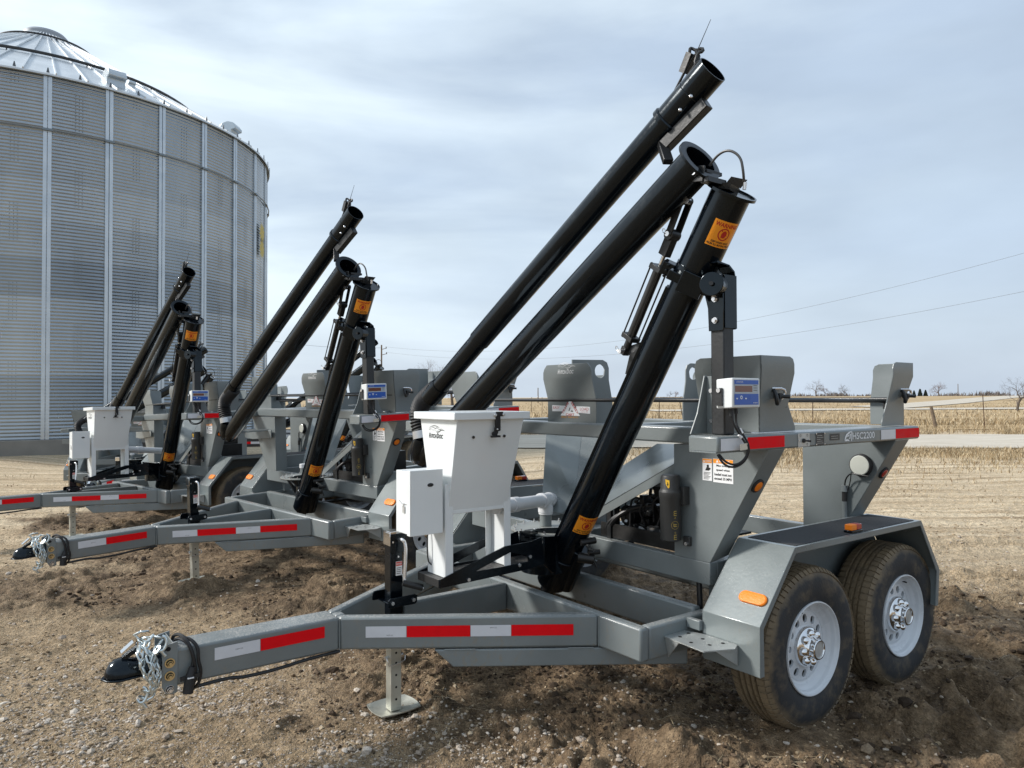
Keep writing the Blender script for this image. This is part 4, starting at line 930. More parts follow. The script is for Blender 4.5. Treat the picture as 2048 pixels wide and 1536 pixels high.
    b.prism([(.29, 1.409), (.40, 1.409), (.33, 1.58), (.29, 1.64)], 1, -1.262, -1.256)
    fb = b.build('post_foot', GREY, cart, bevel=.0015)
    b = MB()
    for z in (1.60, 1.465): b.cyl((.268, -1.225, z), (.258, -1.225, z), .010, n=8)
    b.build('bolt', GALV, fb)
    # second (folded) tube with its open flanged mouth
    T2a, T2b = V(.08, -1.326, 2.573), V(.08, 1.00, 1.206); a2 = (T2a-T2b).normalized()
    b = MB(); b.cyl(T2b, T2a, .0815, n=48, inner=(.076, .6)); b.lathe([(.0815, -.012), (.107, -.012), (.107, 0), (.076, 0)], T2a, a2, 48)
    t2 = b.build('folded_tube', BLACK, cart, ang=30)
    # lower mouth of the second tube turns up into the corrugated hose
    b = MB(); b.path([T2b, T2b-a2*.06+V(0, 0, .0), T2b-a2*.11+V(0, .01, .03), V(.045, 1.035, 1.21), V(.03, 1.0, 1.265), V(.03, .985, 1.30)], [.0815, .0815, .08, .075, .068, .062], 28, smooth=0); b.build('tube_elbow', BLACK, t2, ang=60)
    b = MB(); b.cyl((.027, .985, 1.30), (.024, .995, 1.35), .064, n=32); b.build('hose_band', mat('band_grey', (.55, .56, .57), .3, .6), t2, ang=30)
    hp = [V(.024, .995, 1.345), V(.02, 1.02, 1.41), V(.02, 1.03, 1.475), V(.024, .99, 1.54), V(.03, .91, 1.585), V(.038, .80, 1.64)]
    for _ in range(3):
        Q = [hp[0]]
        for i in range(len(hp)-1): Q += [hp[i]*.75+hp[i+1]*.25, hp[i]*.25+hp[i+1]*.75]
        hp = Q+[hp[-1]]
    # resample evenly and ripple
    L_ = [0]
    for p, q in zip(hp[:-1], hp[1:]): L_.append(L_[-1]+(q-p).length)
    M = 100; pts = []
    for k in range(M):
        t = L_[-1]*k/(M-1); i = max(j for j in range(len(L_)-1) if L_[j] <= t+1e-9); f_ = (t-L_[i])/max(1e-9, L_[i+1]-L_[i]); pts.append(hp[i].lerp(hp[i+1], min(1, f_)))
    b = MB(); b.path(pts, [.0585+.0055*math.sin(k*math.pi/2.5) for k in range(M)], 28); b.build('corrugated_hose', RUB, t2, ang=60)
    # discharge spout tube (telescoping)
    S0, S1, S2 = V(.170, -1.323, 2.984), V(.064, .343, 1.922), V(.036, .80, 1.628)
    s_ = (S0-S1).normalized(); s2 = (S1-S2).normalized()
    b = MB(); b.cyl(S1-s_*.0, S0-s_*.26, .0655, n=40); b.cyl(S0-s_*.27, S0, .0705, n=44, inner=(.066, .5)); b.lathe([(.065, -.300), (.078, -.300), (.078, -.278), (.0715, -.272)], S0, s_, 44)
    b.lathe([(.0715, -.13), (.0725, -.128), (.0715, -.126)], S0, s_, 44); b.bar(S1+s_*.1+V(.02, -.05, -.035), S0-s_*.4+V(.02, -.05, -.035), .006, .004)
    sp = b.build('spout_tube', BLACK, cart, ang=30)
    b = MB(); b.cyl(S2, S1+s2*.02, .0585, n=36); b.lathe([(.0585, -.10), (.0655, -.10), (.067, .02), (.0625, .05), (.0585, .05)], S2, s2, 36); b.build('inner_spout', BLACK, sp, ang=30)
    # square arm tying spout to the folded tube
    b = MB(); b.bar((.145, -1.062, 2.712), (.175, -1.288, 2.852), .05, .055); b.bar((.14, -1.06, 2.73), (.10, -1.13, 2.62), .045, .03)
    for y, z in ((-1.19, 2.835), (-1.25, 2.875)): b.cyl((.11, y, z), (.105, y-.01, z+.0), .009, n=10, m=GALV)
    b.build('link_arm', BLACKS, sp, bevel=.004)
    # remote pendant with whip antenna strapped to the mouth
    b = MB(); b.obox((.16, -1.195, 3.055), V(0, -.022, .036), V(.02, 0, 0), V(0, .014, .009)); b.path([(.15, -1.13, 2.955), (.15, -1.17, 3.0), (.15, -1.195, 3.03), (.16, -1.225, 3.075), (.17, -1.255, 3.09)], .006, 8, smooth=2)
    b.path([(.16, -1.205, 3.07), (.15, -1.215, 3.11), (.165, -1.21, 3.12), (.17, -1.235, 3.1), (.18, -1.26, 3.105), (.175, -1.27, 3.085), (.16, -1.25, 3.08), (.15, -1.24, 3.03), (.16, -1.26, 3.04)], .007, 8, smooth=1)
    b.path([(.165, -1.24, 3.095), (.17, -1.25, 3.06), (.155, -1.235, 3.02), (.15, -1.20, 2.99)], .009, 8, smooth=1)
    b.cyl((.17, -1.242, 3.10), (.17, -1.315, 3.205), .0022, .0012, n=6); b.build('remote_receiver', BLACKS, sp)
    # hinge plates
    b = MB(); b.obox((.048, -1.338, 2.505), (.004, 0, 0), (0, .032, .006), (0, -.006, .032)); b.obox((.11, -1.37, 2.475), (.06, 0, 0), (0, .02, 0), (0, 0, .012)); b.obox((.13, -1.33, 2.52), (.05, 0, 0), (0, .03, .0), (0, 0, .008)); b.obox((.10, -1.27, 2.47), (.004, 0, 0), (0, .05, -.03), (0, .02, .02))
    hg = b.build('hinge_plate', BLACKS, cart, bevel=.002)
    b = MB(); b.cyl((.044, -1.331, 2.512), (.026, -1.331, 2.512), .013, n=16); b.cyl((.05, -1.331, 2.512), (.036, -1.331, 2.512), .019, n=16, m=BLACKS)
    b.build('hinge_pin', GALV, hg)
    for p in ((.11, -1.202, 2.435), (.11, -1.24, 2.42)): b = MB(); b.cyl(p, V(*p)+V(-.02, 0, 0), .0125, n=14); b.build('hinge_pin', GALV, hg)
    # lift cylinder
    c0, c1 = V(.179, -.774, 1.796), V(.147, -1.111, 2.303); d = (c1-c0).normalized(); L = (c1-c0).length; side = d.cross(V(1, 0, 0)).normalized()
    b = MB(); b.cyl(c0+d*.085, c0+d*(L-.165), .0225, n=24)
    for t in (.07, L-.175): b.obox(c0+d*(t+.01), d*.012, V(.032, 0, 0), side*.036)
    b.cyl(c0+d*.0, c0+d*.075, .018, n=16); b.obox(c0+d*.005, d*.02, V(.02, 0, 0), side*.016)
    lc = b.build('lift_cylinder', BLACKS, cart, bevel=.002)
    b = MB()
    for i in (-1, 1):
        for j in (-1, 1): b.cyl(c0+d*.065+V(.026*i, 0, 0)+side*.03*j, c0+d*(L-.15)+V(.026*i, 0, 0)+side*.03*j, .004, n=8)
    b.build('tie_rod', DARK, lc)
    b = MB(); b.cyl(c0+d*(L-.17), c0+d*(L-.09), .010, n=12, m=CHROME); b.obox(c0+d*(L-.045), d*.055, V(.02, 0, 0), side*.024); b.cyl(c1+V(-.03, 0, 0), c1+V(.03, 0, 0), .027, n=18)
    b.build('clevis', BLACKS, lc, bevel=.003)
    for q in (c0, c1):
        b = MB(); b.cyl(q+V(-.045, -.005, 0), q+V(.03, 0, 0), .0115, n=14); b.path([q+V(-.045, 0, .012), q+V(-.048, .012, .03), q+V(-.046, .02, .012), q+V(-.045, .0, .0)], .002, 6, smooth=1)
        b.build('clevis_pin', GALV, lc)
    l1 = V(.129, -1.202, 2.435); b = MB()
    for o in (-.028, .028): b.bar(c1+V(o, 0, 0), l1+V(o, 0, 0), .008, .036, up=side)
    b.cyl(l1+V(-.034, 0, 0), l1+V(.034, 0, 0), .018, n=16); b.build('link_plate', BLACKS, lc, bevel=.002)
    b = MB(); q = MP(.62)+E2*.07; b.slab([c0+V(0, 0, .02), c0+V(0, -.03, -.02), c0+V(.0, -.0, -.11), c0+V(.02, -.10, -.12), c0+V(.02, -.13, .05)], .012); b.build('cylinder_lug', BLACKS, lc)
boom()

def indicator():
    b = MB(); x0, x1, y0, y1, z0, z1 = .150, .337, -1.425, -1.337, 1.527, 1.651
    b.loft([[V(x0+.006, y1, z0-.004), V(x0+.006, y1, z1-.004), V(x1-.006, y1, z1-.004), V(x1-.006, y1, z0-.004)], [V(x0, y0+.02, z0-.002), V(x0, y0+.02, z1), V(x1, y0+.02, z1), V(x1, y0+.02, z0-.002)], [V(x0, y0, z0), V(x0, y0, z1+.001), V(x1, y0, z1+.001), V(x1, y0, z0)]])
    bx = b.build('weight_display', mat('display_case', (.66, .68, .68), .5, bump=.1, bscale=150), cart, bevel=.005)
    b = MB(); F = lambda k: (lambda u, v: V(u, y0-.001-.0006*k, v))
    b.quad(F(0), x0+.010, x1-.012, z0+.012, z1-.008, mat('panel_grey', (.42, .46, .5), .4)); b.quad(F(1), x0+.010, x1-.012, z1-.026, z1-.008, BLUE); b.quad(F(1), x0+.010, x1-.012, z0+.012, z0+.058, BLUE)
    b.quad(F(1), x0+.015, x1-.055, z0+.066, z1-.032, LCD); b.text(F(2), 'AVENGER', x0+.046, z1-.016, .045, .006, DWHT)
    for k, u in enumerate((.026, .056, .086, .116)): b.disc(F(2), x0+u, z0+.043, .008, DWHT if k == 1 else BLUE, n=16); b.disc(F(3), x0+u, z0+.041, .006, DWHT if k in (0, 2) else BLUE, n=12, a0=180, a1=360) if k != 1 else b.disc(F(3), x0+u, z0+.043, .004, BLUE, n=12)
    for k in range(3): b.quad(F(2), x1-.048, x1-.022, z0+.072+.01*k, z0+.074+.01*k, MATS['decal_black'])
    b.text(F(2), 'net', x1-.035, z0+.02, .03, .006, DWHT); b.build('display_panel', None, bx, smooth=False)
    b = MB(); b.box(.215, .285, y1, -1.333, 1.55, 1.63, BLACKS); b.cyl((.150, -1.36, 1.60), (.138, -1.36, 1.60), .010, n=12, m=GALV); b.box(.143, .150, -1.375, -1.34, 1.535, 1.61, BLACKS); b.build('display_bracket', None, bx)
    b = MB()
    b.cyl((.19, -1.385, 1.525), (.19, -1.388, 1.49), .010, n=12); b.cyl((.235, -1.375, 1.525), (.235, -1.378, 1.50), .009, n=12)
    b.path([(.19, -1.388, 1.50), (.195, -1.395, 1.455), (.235, -1.405, 1.40), (.272, -1.412, 1.355), (.262, -1.405, 1.31), (.215, -1.392, 1.282), (.168, -1.375, 1.295), (.155, -1.35, 1.33)], .0048, 8, smooth=3)
    b.path([(.235, -1.378, 1.51), (.238, -1.375, 1.465), (.236, -1.385, 1.44), (.262, -1.402, 1.40), (.284, -1.41, 1.355), (.27, -1.40, 1.30), (.21, -1.39, 1.272), (.16, -1.37, 1.285), (.145, -1.35, 1.33)], .0048, 8, smooth=3)
    b.cyl((.245, -1.387, 1.438), (.253, -1.396, 1.418), .0062, n=10, m=DWHT); b.cyl((.222, -1.40, 1.412), (.235, -1.405, 1.40), .0062, n=10, m=DWHT)
    b.slab([(.215, -1.412, 1.372), (.262, -1.414, 1.376), (.263, -1.414, 1.350), (.216, -1.412, 1.346)], .001, mat('paper_tag', (.6, .55, .45), .7))
    b.build('display_cable', CORD, bx)
indicator()

def hopper():
    ZL = 1.470
    A = [V(-.548, -.388, ZL), V(-.152, -.388, ZL), V(-.152, -.030, ZL), V(-.548, -.030, ZL)]
    B = [V(-.535, -.288, 1.02), V(-.187, -.288, 1.02), V(-.187, -.122, 1.02), V(-.535, -.122, 1.02)]
    b = MB(); b.loft([B, A]); b.box(-.536, -.186, -.2895, -.1205, 1.006, 1.026)
    h = b.build('dosing_hopper', WHITE, cart, bevel=.003)
    b = MB(); b.box(-.575, -.128, -.410, -.008, 1.466, 1.503); b.build('hopper_lid', WHITE, h, bevel=.004, seg=3)
    b = MB(); b.obox((-.325, -.404, 1.447), (.0145, 0, 0), (0, .006, -.003), (-.004, -.005, .038)); b.obox((-.330, -.398, 1.412), (.011, 0, 0), (0, .005, 0), (0, -.002, .016)); b.cyl((-.335, -.382, 1.396), (-.335, -.402, 1.392), .012, n=12); b.obox((-.336, -.402, 1.383), (.026, 0, 0), (0, .008, 0), (0, 0, .005))
    b.obox((-.320, -.413, 1.493), (.021, 0, 0), (0, .003, 0), (0, 0, .011)); b.cyl((-.347, -.412, 1.488), (-.347, -.422, 1.488), .008, n=12, m=GALV); b.cyl((-.298, -.412, 1.490), (-.298, -.421, 1.490), .007, n=12, m=GALV); b.cyl((-.330, -.407, 1.418), (-.330, -.412, 1.418), .005, n=8, m=GALV)
    b.build('rubber_latch', RUB, h, bevel=.002)
    b = MB()
    for x, z in ((-.445, 1.382), (-.262, 1.382)): yy = -.388+(1.47-z)*.1/.45; b.cyl((x, yy, z), (x, yy-.006, z-.001), .007, n=12)
    b.build('rivet', mat('dark_rivet', (.05, .05, .05), .4, .5), h)
    nn = Vector((-1, 0, .03)).normalized()
    fn = lambda u, v: V(-.5485-.0012+ (1.47-v)*.029, -u, v)
    b = MB(); maker(b, fn, .195, 1.385, .155, DBLK); b.build('maker_sticker', None, h, smooth=False)
    # control box
    b = MB(); b.box(-.747, -.577, -.300, -.150, .930, 1.226); bx = b.build('control_box', WHITE, h, bevel=.003)
    b = MB(); b.box(-.752, -.5765, -.304, -.300, .926, 1.232); b.box(-.752, -.7475, -.304, -.27, .926, 1.232); b.build('box_door', WHITE, h, bevel=.002)
    b = MB(); b.ell((-.645, -.305, 1.160), (.017, .004, .009), 16, 8); b.build('box_lock', RUB, h)
    b = MB(); b.path([(-.749, -.24, 1.075), (-.752, -.235, 1.06), (-.751, -.225, 1.055), (-.749, -.235, 1.075)], .0015, 6, closed=False); b.path([(-.749, -.185, 1.085), (-.75, -.22, 1.07), (-.75, -.26, 1.072), (-.749, -.29, 1.068)], .001, 5); b.box(-.752, -.7485, -.245, -.225, 1.03, 1.06, MATS['silver_plate']); b.build('box_seal', GALV, h)
    # channel legs
    for side in (0, 1):
        b = MB(); x0, x1 = (-.557, -.513) if side == 0 else (-.209, -.168); t = .004
        if side == 0: b.box(x0, x0+t, -.281, -.125, .704, 1.155)
        else: b.box(x1-t, x1, -.281, -.125, .704, 1.155)
        b.box(x0, x1, -.2935, -.2895, .704, 1.155); b.box(x0, x1, -.125, -.121, .704, 1.155)
        if side == 0: b.box(x0, x0+t, -.2895, -.281, .704, 1.155)
        else: b.box(x1-t, x1, -.2895, -.281, .704, 1.155)
        b.build('hopper_leg', WHITE, h, bevel=.0015)
    b = MB(); b.path([(-.558, -.145, .92), (-.575, -.15, .905), (-.578, -.155, .80), (-.572, -.155, .76), (-.558, -.16, .745)], .0035, 8, smooth=2); b.cyl((-.557, -.145, .92), (-.566, -.147, .918), .009, n=10, m=RUB); b.build('vibrator_lead', CORD, h)
    # tray and arms
    b = MB(); b.box(-.592, .05, -.290, -.095, .695, .702); b.box(-.596, -.592, -.294, -.09, .664, .7025)
    tr = b.build('hopper_tray', mat('dusty_black_tray', (.022, .022, .022), .5, .1, bump=.3, bscale=90, dust=.35), h, bevel=.0015)
    O = dict(a=(-.592, .662), b=(-.592, .702), c=(-.208, .815), d=(-.04, .82), e=(.03, .835), f=(.05, .69), g=(-.04, .679), h=(-.446, .666), p=(-.39, .713), q=(-.175, .781), r=(-.063, .747), s=(-.058, .716))
    for y in (-.300, -.090):
        b = MB(); K = list(O); vs = [V(O[k][0], yy, O[k][1]) for yy in (y, y+.008) for k in K]; n = len(K); ix = {k: i for i, k in enumerate(K)}
        F_ = ['abph', 'bcqp', 'cdrq', 'defgsr', 'ghps']; fs = []
        for o in (0, n): fs += [tuple(o+ix[k] for k in q) for q in F_]
        for lp in ('abcdefgh', 'pqrs'): fs += [(ix[lp[i]], ix[lp[(i+1) % len(lp)]], ix[lp[(i+1) % len(lp)]]+n, ix[lp[i]]+n) for i in range(len(lp))]
        b.add(vs, fs); b.build('tray_arm', BLACK, h, bevel=.001)
    b = MB(); b.slab([(.045, -.30, .69), (.045, -.30, .835), (.24, -.20, .80), (.24, -.20, .60), (.14, -.25, .62)], .008); b.slab([(.045, -.09, .69), (.045, -.09, .835), (.24, -.0, .80), (.24, -.0, .62)], .008); b.cyl((.20, -.10, .60), (.20, -.10, .775), .13, n=28); b.build('arm_hub', BLACK, h, bevel=.002)
    b = MB()
    for x, z in ((-.43, .672), (-.12, .70), (-.05, .735)): b.cyl((x, -.301, z+.008), (x, -.307, z+.008), .009, n=8)
    b.build('bolt', GALV, h)
    # pvc feed pipe and tee
    p0, p1 = V(-.20, -.205, 1.002), V(.434, .172, .941); d = (p1-p0).normalized()
    b = MB(); b.cyl(p0, p1-d*.05, .0365, n=28); b.cyl(p0+d*.20, p0+d*.29, .0415, n=28); b.cyl(p1-d*.075, p1+d*.065, .0425, n=28); b.cyl(p1-d*.085, p1-d*.06, .0465, n=28); b.cyl(p1+d*.045, p1+d*.07, .0465, n=28); b.cyl(p1+d*.07, p1+d*.10, .042, n=28); b.cyl(p1+d*.1, p1+d*.12, .018, n=4)
    b.cyl(p1, (p1.x, p1.y, .895), .041, n=28); b.cyl((p1.x, p1.y, .905), (p1.x, p1.y, .868), .0465, n=28); b.build('feed_pipe', PVC, h, bevel=.002)
hopper()

# ================================================================ line up the carts
POSES = [(-.04575, 4.05627, 0, 36.034, 0), (-2.19509, 6.61815, .0276, 43.776, .03267), (-4.5771, 8.8274, -.0329, 43.66, .0007)]
GRP = 'grey twin-axle seed carts parked in a row'
def place(o, p, roll=0): o.location = (p[0], p[1], p[2]); o.rotation_euler = (R_(roll), -math.atan(p[4]), R_(p[3]))
place(cart, POSES[0]); tag(cart, 'nearest grey seed cart, with white hopper box and both near wheels in full view', 'seed cart', GRP)
c2 = copy_tree(cart, None, skip=('dosing_hopper',)); place(c2, POSES[1]); [setattr(q, 'location', (0, .018, .034)) for q in bpy.data.objects if q.parent == c2 and q.name.startswith('spout_tube')]; tag(c2, 'middle grey seed cart, black auger raised but no white hopper box on its drawbar', 'seed cart', GRP)
c3 = copy_tree(cart); place(c3, POSES[2], -1.79); tag(c3, 'third grey seed cart, with white hopper box, its auger in front of the grain bin', 'seed cart', GRP)
c4 = copy_tree(cart, None, skip=('dosing_hopper', 'safety_chain')); place(c4, (-7.45, 14.2, -.42, 97, 0)); tag(c4, 'farthest left grey seed cart by the grain bin, mostly hidden by another', 'seed cart', GRP)
c5 = copy_tree(cart, None, skip=('dosing_hopper', 'safety_chain')); place(c5, (-4.2, 15.9, -.2, 66, 0)); tag(c5, 'distant grey seed cart seen behind the middle cart, black auger sloping up', 'seed cart', GRP)
# ================================================================ numpy noise + terrain
def _h(ix, iy, s):
    n = (ix.astype(np.int64)*374761393+iy.astype(np.int64)*668265263+s*2147483647) & 0xffffffff
    n = ((n ^ (n >> 13))*1274126177) & 0xffffffff
    return ((n ^ (n >> 16)) & 0xffff)/65535.
def vn(x, y, s=0):
    ix, iy = np.floor(x), np.floor(y); fx, fy = x-ix, y-iy; fx = fx*fx*fx*(fx*(fx*6-15)+10); fy = fy*fy*fy*(fy*(fy*6-15)+10)
    a, b, c, d = _h(ix, iy, s), _h(ix+1, iy, s), _h(ix, iy+1, s), _h(ix+1, iy+1, s)
    return (a*(1-fx)+b*fx)*(1-fy)+(c*(1-fx)+d*fx)*fy-.5
def fbm(x, y, o=4, s=0, g=.5):
    r = 0; a = 1
    for i in range(o): c, q = math.cos(.6*i+.3), math.sin(.6*i+.3); r = r+a*vn((x*c-y*q)*2**i, (x*q+y*c)*2**i, s+i*17); a *= g
    return r
def ridge(x, y, o=3, s=0):
    r = 0; a = 1
    for i in range(o): r = r+a*(.5-abs(vn(x*2**i+3.1*i, y*2**i, s+i*31))*2); a *= .5
    return r
def sstep(a, b, x): t = np.clip((x-a)/(b-a), 0, 1); return t*t*(3-2*t)
def cart_xy(x, y, k):
    px, py, _, yw, _ = POSES[k]; c, s = math.cos(R_(yw)), math.sin(R_(yw)); return (x-px)*c+(y-py)*s, -(x-px)*s+(y-py)*c
def masks(x, y):
    """mud (0..1), gravel (0..1) from where wheels and feet have churned the yard"""
    wob = fbm(x*.9, y*.9, 4, 5)*.55
    mud = np.zeros_like(x)
    for k in range(3):
        X, Y = cart_xy(x, y, k)
        m = sstep(1.15, .15, np.abs(Y+1.15)-.1+wob)*sstep(-1.2, -.2, X+wob)*sstep(4.6+k, 3.2, X)
        m2 = sstep(1.1, .2, np.abs(Y-1.2)-.2+wob)*sstep(-1.6, -.4, X+wob)*sstep(4.5, 3.2, X)
        m3 = .9*sstep(2.3, .8, np.hypot(X*.8-.9, Y*.75)+wob)
        mud = np.maximum(mud, np.maximum(m, np.maximum(m2, m3)))
    # churned track running from between the first two carts towards the lower right
    X, Y = cart_xy(x, y, 0)
    fr = sstep(3.6, 1.6, np.hypot((x-1.7)*.62, (y-3.0)*1.15)+wob*1.2)
    mud = np.maximum(mud, fr*sstep(-.4, .5, x+wob+ (y-2.4)*.25))
    mud = np.maximum(mud, .85*sstep(2.0, .6, np.hypot(x-4.6, (y-4.3)*.9)+wob))
    mud = np.maximum(mud, .75*sstep(1.5, .4, np.hypot((x+3.2)*.45, y-6.1)+wob))
    grav = sstep(2.4, .4, np.hypot((x+.9)*.55, (y-2.7)*.8)+wob*1.1)
    grav = np.maximum(grav*(1-.85*mud), .35*sstep(.1, .45, fbm(x*.5, y*.5, 3, 77)+.1)*(1-mud))
    return np.clip(mud, 0, 1), np.clip(grav, 0, 1)
def height(x, y, fine=True):
    mud, grav = masks(x, y); d = np.hypot(x, y)
    h = fbm(x*.35, y*.35, 3, 11)*.05*sstep(2, 9, d)
    # cart stands: hold the ground at each cart's own level
    for k, (px, py, z, yw, sl_) in enumerate(POSES):
        X, Y = cart_xy(x, y, k); wgt = sstep(2.6, 1.2, np.hypot((X-.6)*.75, Y)); h = h*(1-wgt)+wgt*(z+sl_*np.clip(X, -2, 2.2)-.004)
    h = h-.22*sstep(9.5, 12.5, np.hypot(x+5.8, y-15.5)*-1+13+6)*sstep(10.5, 13.5, y)*sstep(1.5, -2.5, x)*sstep(34, 20, y)
    if fine:
        near = sstep(30, 8, d); W = 0*x; dh = 0*x
        for (ax, ay, dx, dy, L, wd, dp, cv) in ((1.62, 3.62, .66, -.75, 2.9, .115, .055, .06), (2.12, 3.95, .72, -.69, 3.0, .12, .06, .05), (2.75, 4.5, .80, -.60, 3.5, .13, .045, .04), (-1.6, 5.3, .96, .27, 3.0, .12, .04, 0), (-3.6, 7.6, .9, .42, 3.0, .12, .035, 0), (.45, 3.25, .55, -.83, 2., .11, .045, .08), (2.9, 5.6, .97, -.24, 5, .14, .04, .02), (3.0, 6.3, .98, -.18, 6, .14, .04, .02), (3.2, 7.6, .99, -.12, 8, .15, .035, .0)):
            dp = dp*1.7; t = (x-ax)*dx+(y-ay)*dy; q = (x-ax)*-dy+(y-ay)*dx+fbm(t*.7, t*0, 2, 7)*.10-cv*t*t; e = sstep(-.35, .3, t)*sstep(L, L-.8, t); g_ = e*np.exp(-(q/wd)**4)
            W = np.maximum(W, g_); brk = .5+1.3*np.clip(fbm(x*8, y*8, 3, 3)+.25, 0, 1)
            dh = dh-dp*g_+e*dp*.75*brk*(np.exp(-((q-wd*1.55)/(wd*.5))**2)+np.exp(-((q+wd*1.55)/(wd*.5))**2))+g_*.007*np.sin(t*2*math.pi/.065+np.abs(q)*40)
        ux, uy = x*.62-y*.78, x*.78+y*.62; lump = fbm(ux*3.4, uy*1.5, 3, 21)*.070+ridge(ux*5.6, uy*2.6, 3, 41)*.026+np.maximum(fbm(x*12, y*12, 3, 61), 0)*.045+np.maximum(fbm(x*30, y*30, 2, 81), 0)*.022
        cl = sstep(.05, .3, fbm(x*1.6, y*1.6, 3, 91)+.12)
        h = h+dh*near+near*mud*(1-.88*W)*(lump*(.4+1.15*cl)+.030*sstep(.02, .10, fbm(ux*7, uy*3, 3, 131))*cl+.014*sstep(.0, .06, fbm(x*17, y*17, 2, 141)))
        h = h+near*(1-mud)*(fbm(x*2.2, y*2.2, 4, 31)*.024+fbm(x*9, y*9, 3, 36)*.018+np.maximum(fbm(x*22, y*22, 3, 51), -.05)*.018+grav*np.abs(fbm(x*60, y*60, 2, 71))*.008)
        # keep wheels and jack feet bedded, not buried
        for k in range(3):
            X, Y = cart_xy(x, y, k); z0 = POSES[k][2]
            for wx, wy, r in ((.808, -1.272, .23), (1.669, -1.272, .23), (.808, 1.272, .23), (1.669, 1.272, .23), (-.685, 0, .17)):
                e = sstep(r*1.5, r*.55, np.hypot((X-wx), (Y-wy)*1.1)); zt = z0+POSES[k][4]*wx+(.042 if wx > 0 else -.002); h = h*(1-e)+zt*e
    return h
def grid_mesh(name, P, nr, nc, mt, closed=False, attrs=None):
    me = bpy.data.meshes.new(name); n = len(P); me.vertices.add(n); me.vertices.foreach_set('co', P.astype(np.float32).ravel())
    i, j = np.meshgrid(np.arange(nr-1), np.arange(nc if closed else nc-1), indexing='ij'); j2 = (j+1) % nc
    F = np.stack([i*nc+j, i*nc+j2, (i+1)*nc+j2, (i+1)*nc+j], -1).reshape(-1, 4)
    me.loops.add(F.size); me.loops.foreach_set('vertex_index', F.ravel().astype(np.int32)); me.polygons.add(len(F))
    me.polygons.foreach_set('loop_start', np.arange(0, F.size, 4, dtype=np.int32)); me.polygons.foreach_set('loop_total', np.full(len(F), 4, np.int32)); me.polygons.foreach_set('use_smooth', np.ones(len(F), bool))
    me.update(calc_edges=True)
    for k, v in (attrs or {}).items(): a = me.attributes.new(k, 'FLOAT', 'POINT'); a.data.foreach_set('value', v.astype(np.float32))
    me.materials.append(mt); o = bpy.data.objects.new(name, me); COL.objects.link(o); return o
def tri_mesh(name, P, F, mt, smooth=False, attrs=None, k=3):
    me = bpy.data.meshes.new(name); me.vertices.add(len(P)); me.vertices.foreach_set('co', P.astype(np.float32).ravel())
    me.loops.add(F.size); me.loops.foreach_set('vertex_index', F.ravel().astype(np.int32)); me.polygons.add(len(F))
    me.polygons.foreach_set('loop_start', np.arange(0, F.size, k, dtype=np.int32)); me.polygons.foreach_set('loop_total', np.full(len(F), k, np.int32)); me.polygons.foreach_set('use_smooth', np.full(len(F), smooth, bool))
    me.update(calc_edges=True)
    for q, v in (attrs or {}).items(): a = me.attributes.new(q, 'FLOAT', 'POINT'); a.data.foreach_set('value', v.astype(np.float32))
    me.materials.append(mt); o = bpy.data.objects.new(name, me); COL.objects.link(o); return o
# ---- materials for the land
def ramp(nt, src, stops):
    r = N(nt, 'ShaderNodeValToRGB'); e = r.color_ramp.elements
    e[0].position, e[0].color = stops[0][0], (*stops[0][1], 1); e[1].position, e[1].color = stops[-1][0], (*stops[-1][1], 1)
    for p, c in stops[1:-1]: x = e.new(p); x.color = (*c, 1)
    nt.links.new(src, r.inputs[0]); return r.outputs[0]
def noise(nt, vec, sc_, det=5, ro=.55, dist=0):
    n = N(nt, 'ShaderNodeTexNoise'); n.inputs['Scale'].default_value = sc_; n.inputs['Detail'].default_value = det; n.inputs['Roughness'].default_value = ro; n.inputs['Distortion'].default_value = dist; nt.links.new(vec, n.inputs[0]); return n.outputs[0]
def mixc(nt, f, a, b):
    m = N(nt, 'ShaderNodeMix', data_type='RGBA')
    for i, v in ((0, f), (6, a), (7, b)):
        if isinstance(v, (int, float)): m.inputs[i].default_value = v
        elif isinstance(v, tuple): m.inputs[i].default_value = (*v, 1)
        else: nt.links.new(v, m.inputs[i])
    return m.outputs[2]
def mrange(nt, s, a, b, c=0., d=1.):
    m = N(nt, 'ShaderNodeMapRange'); nt.links.new(s, m.inputs[0])
    for i, v in enumerate((a, b, c, d)): m.inputs[i+1].default_value = v
    return m.outputs[0]
def mathn(nt, op, a, b):
    m = N(nt, 'ShaderNodeMath', operation=op)
    for i, v in enumerate((a, b)):
        if isinstance(v, (int, float)): m.inputs[i].default_value = v
        else: nt.links.new(v, m.inputs[i])
    return m.outputs[0]
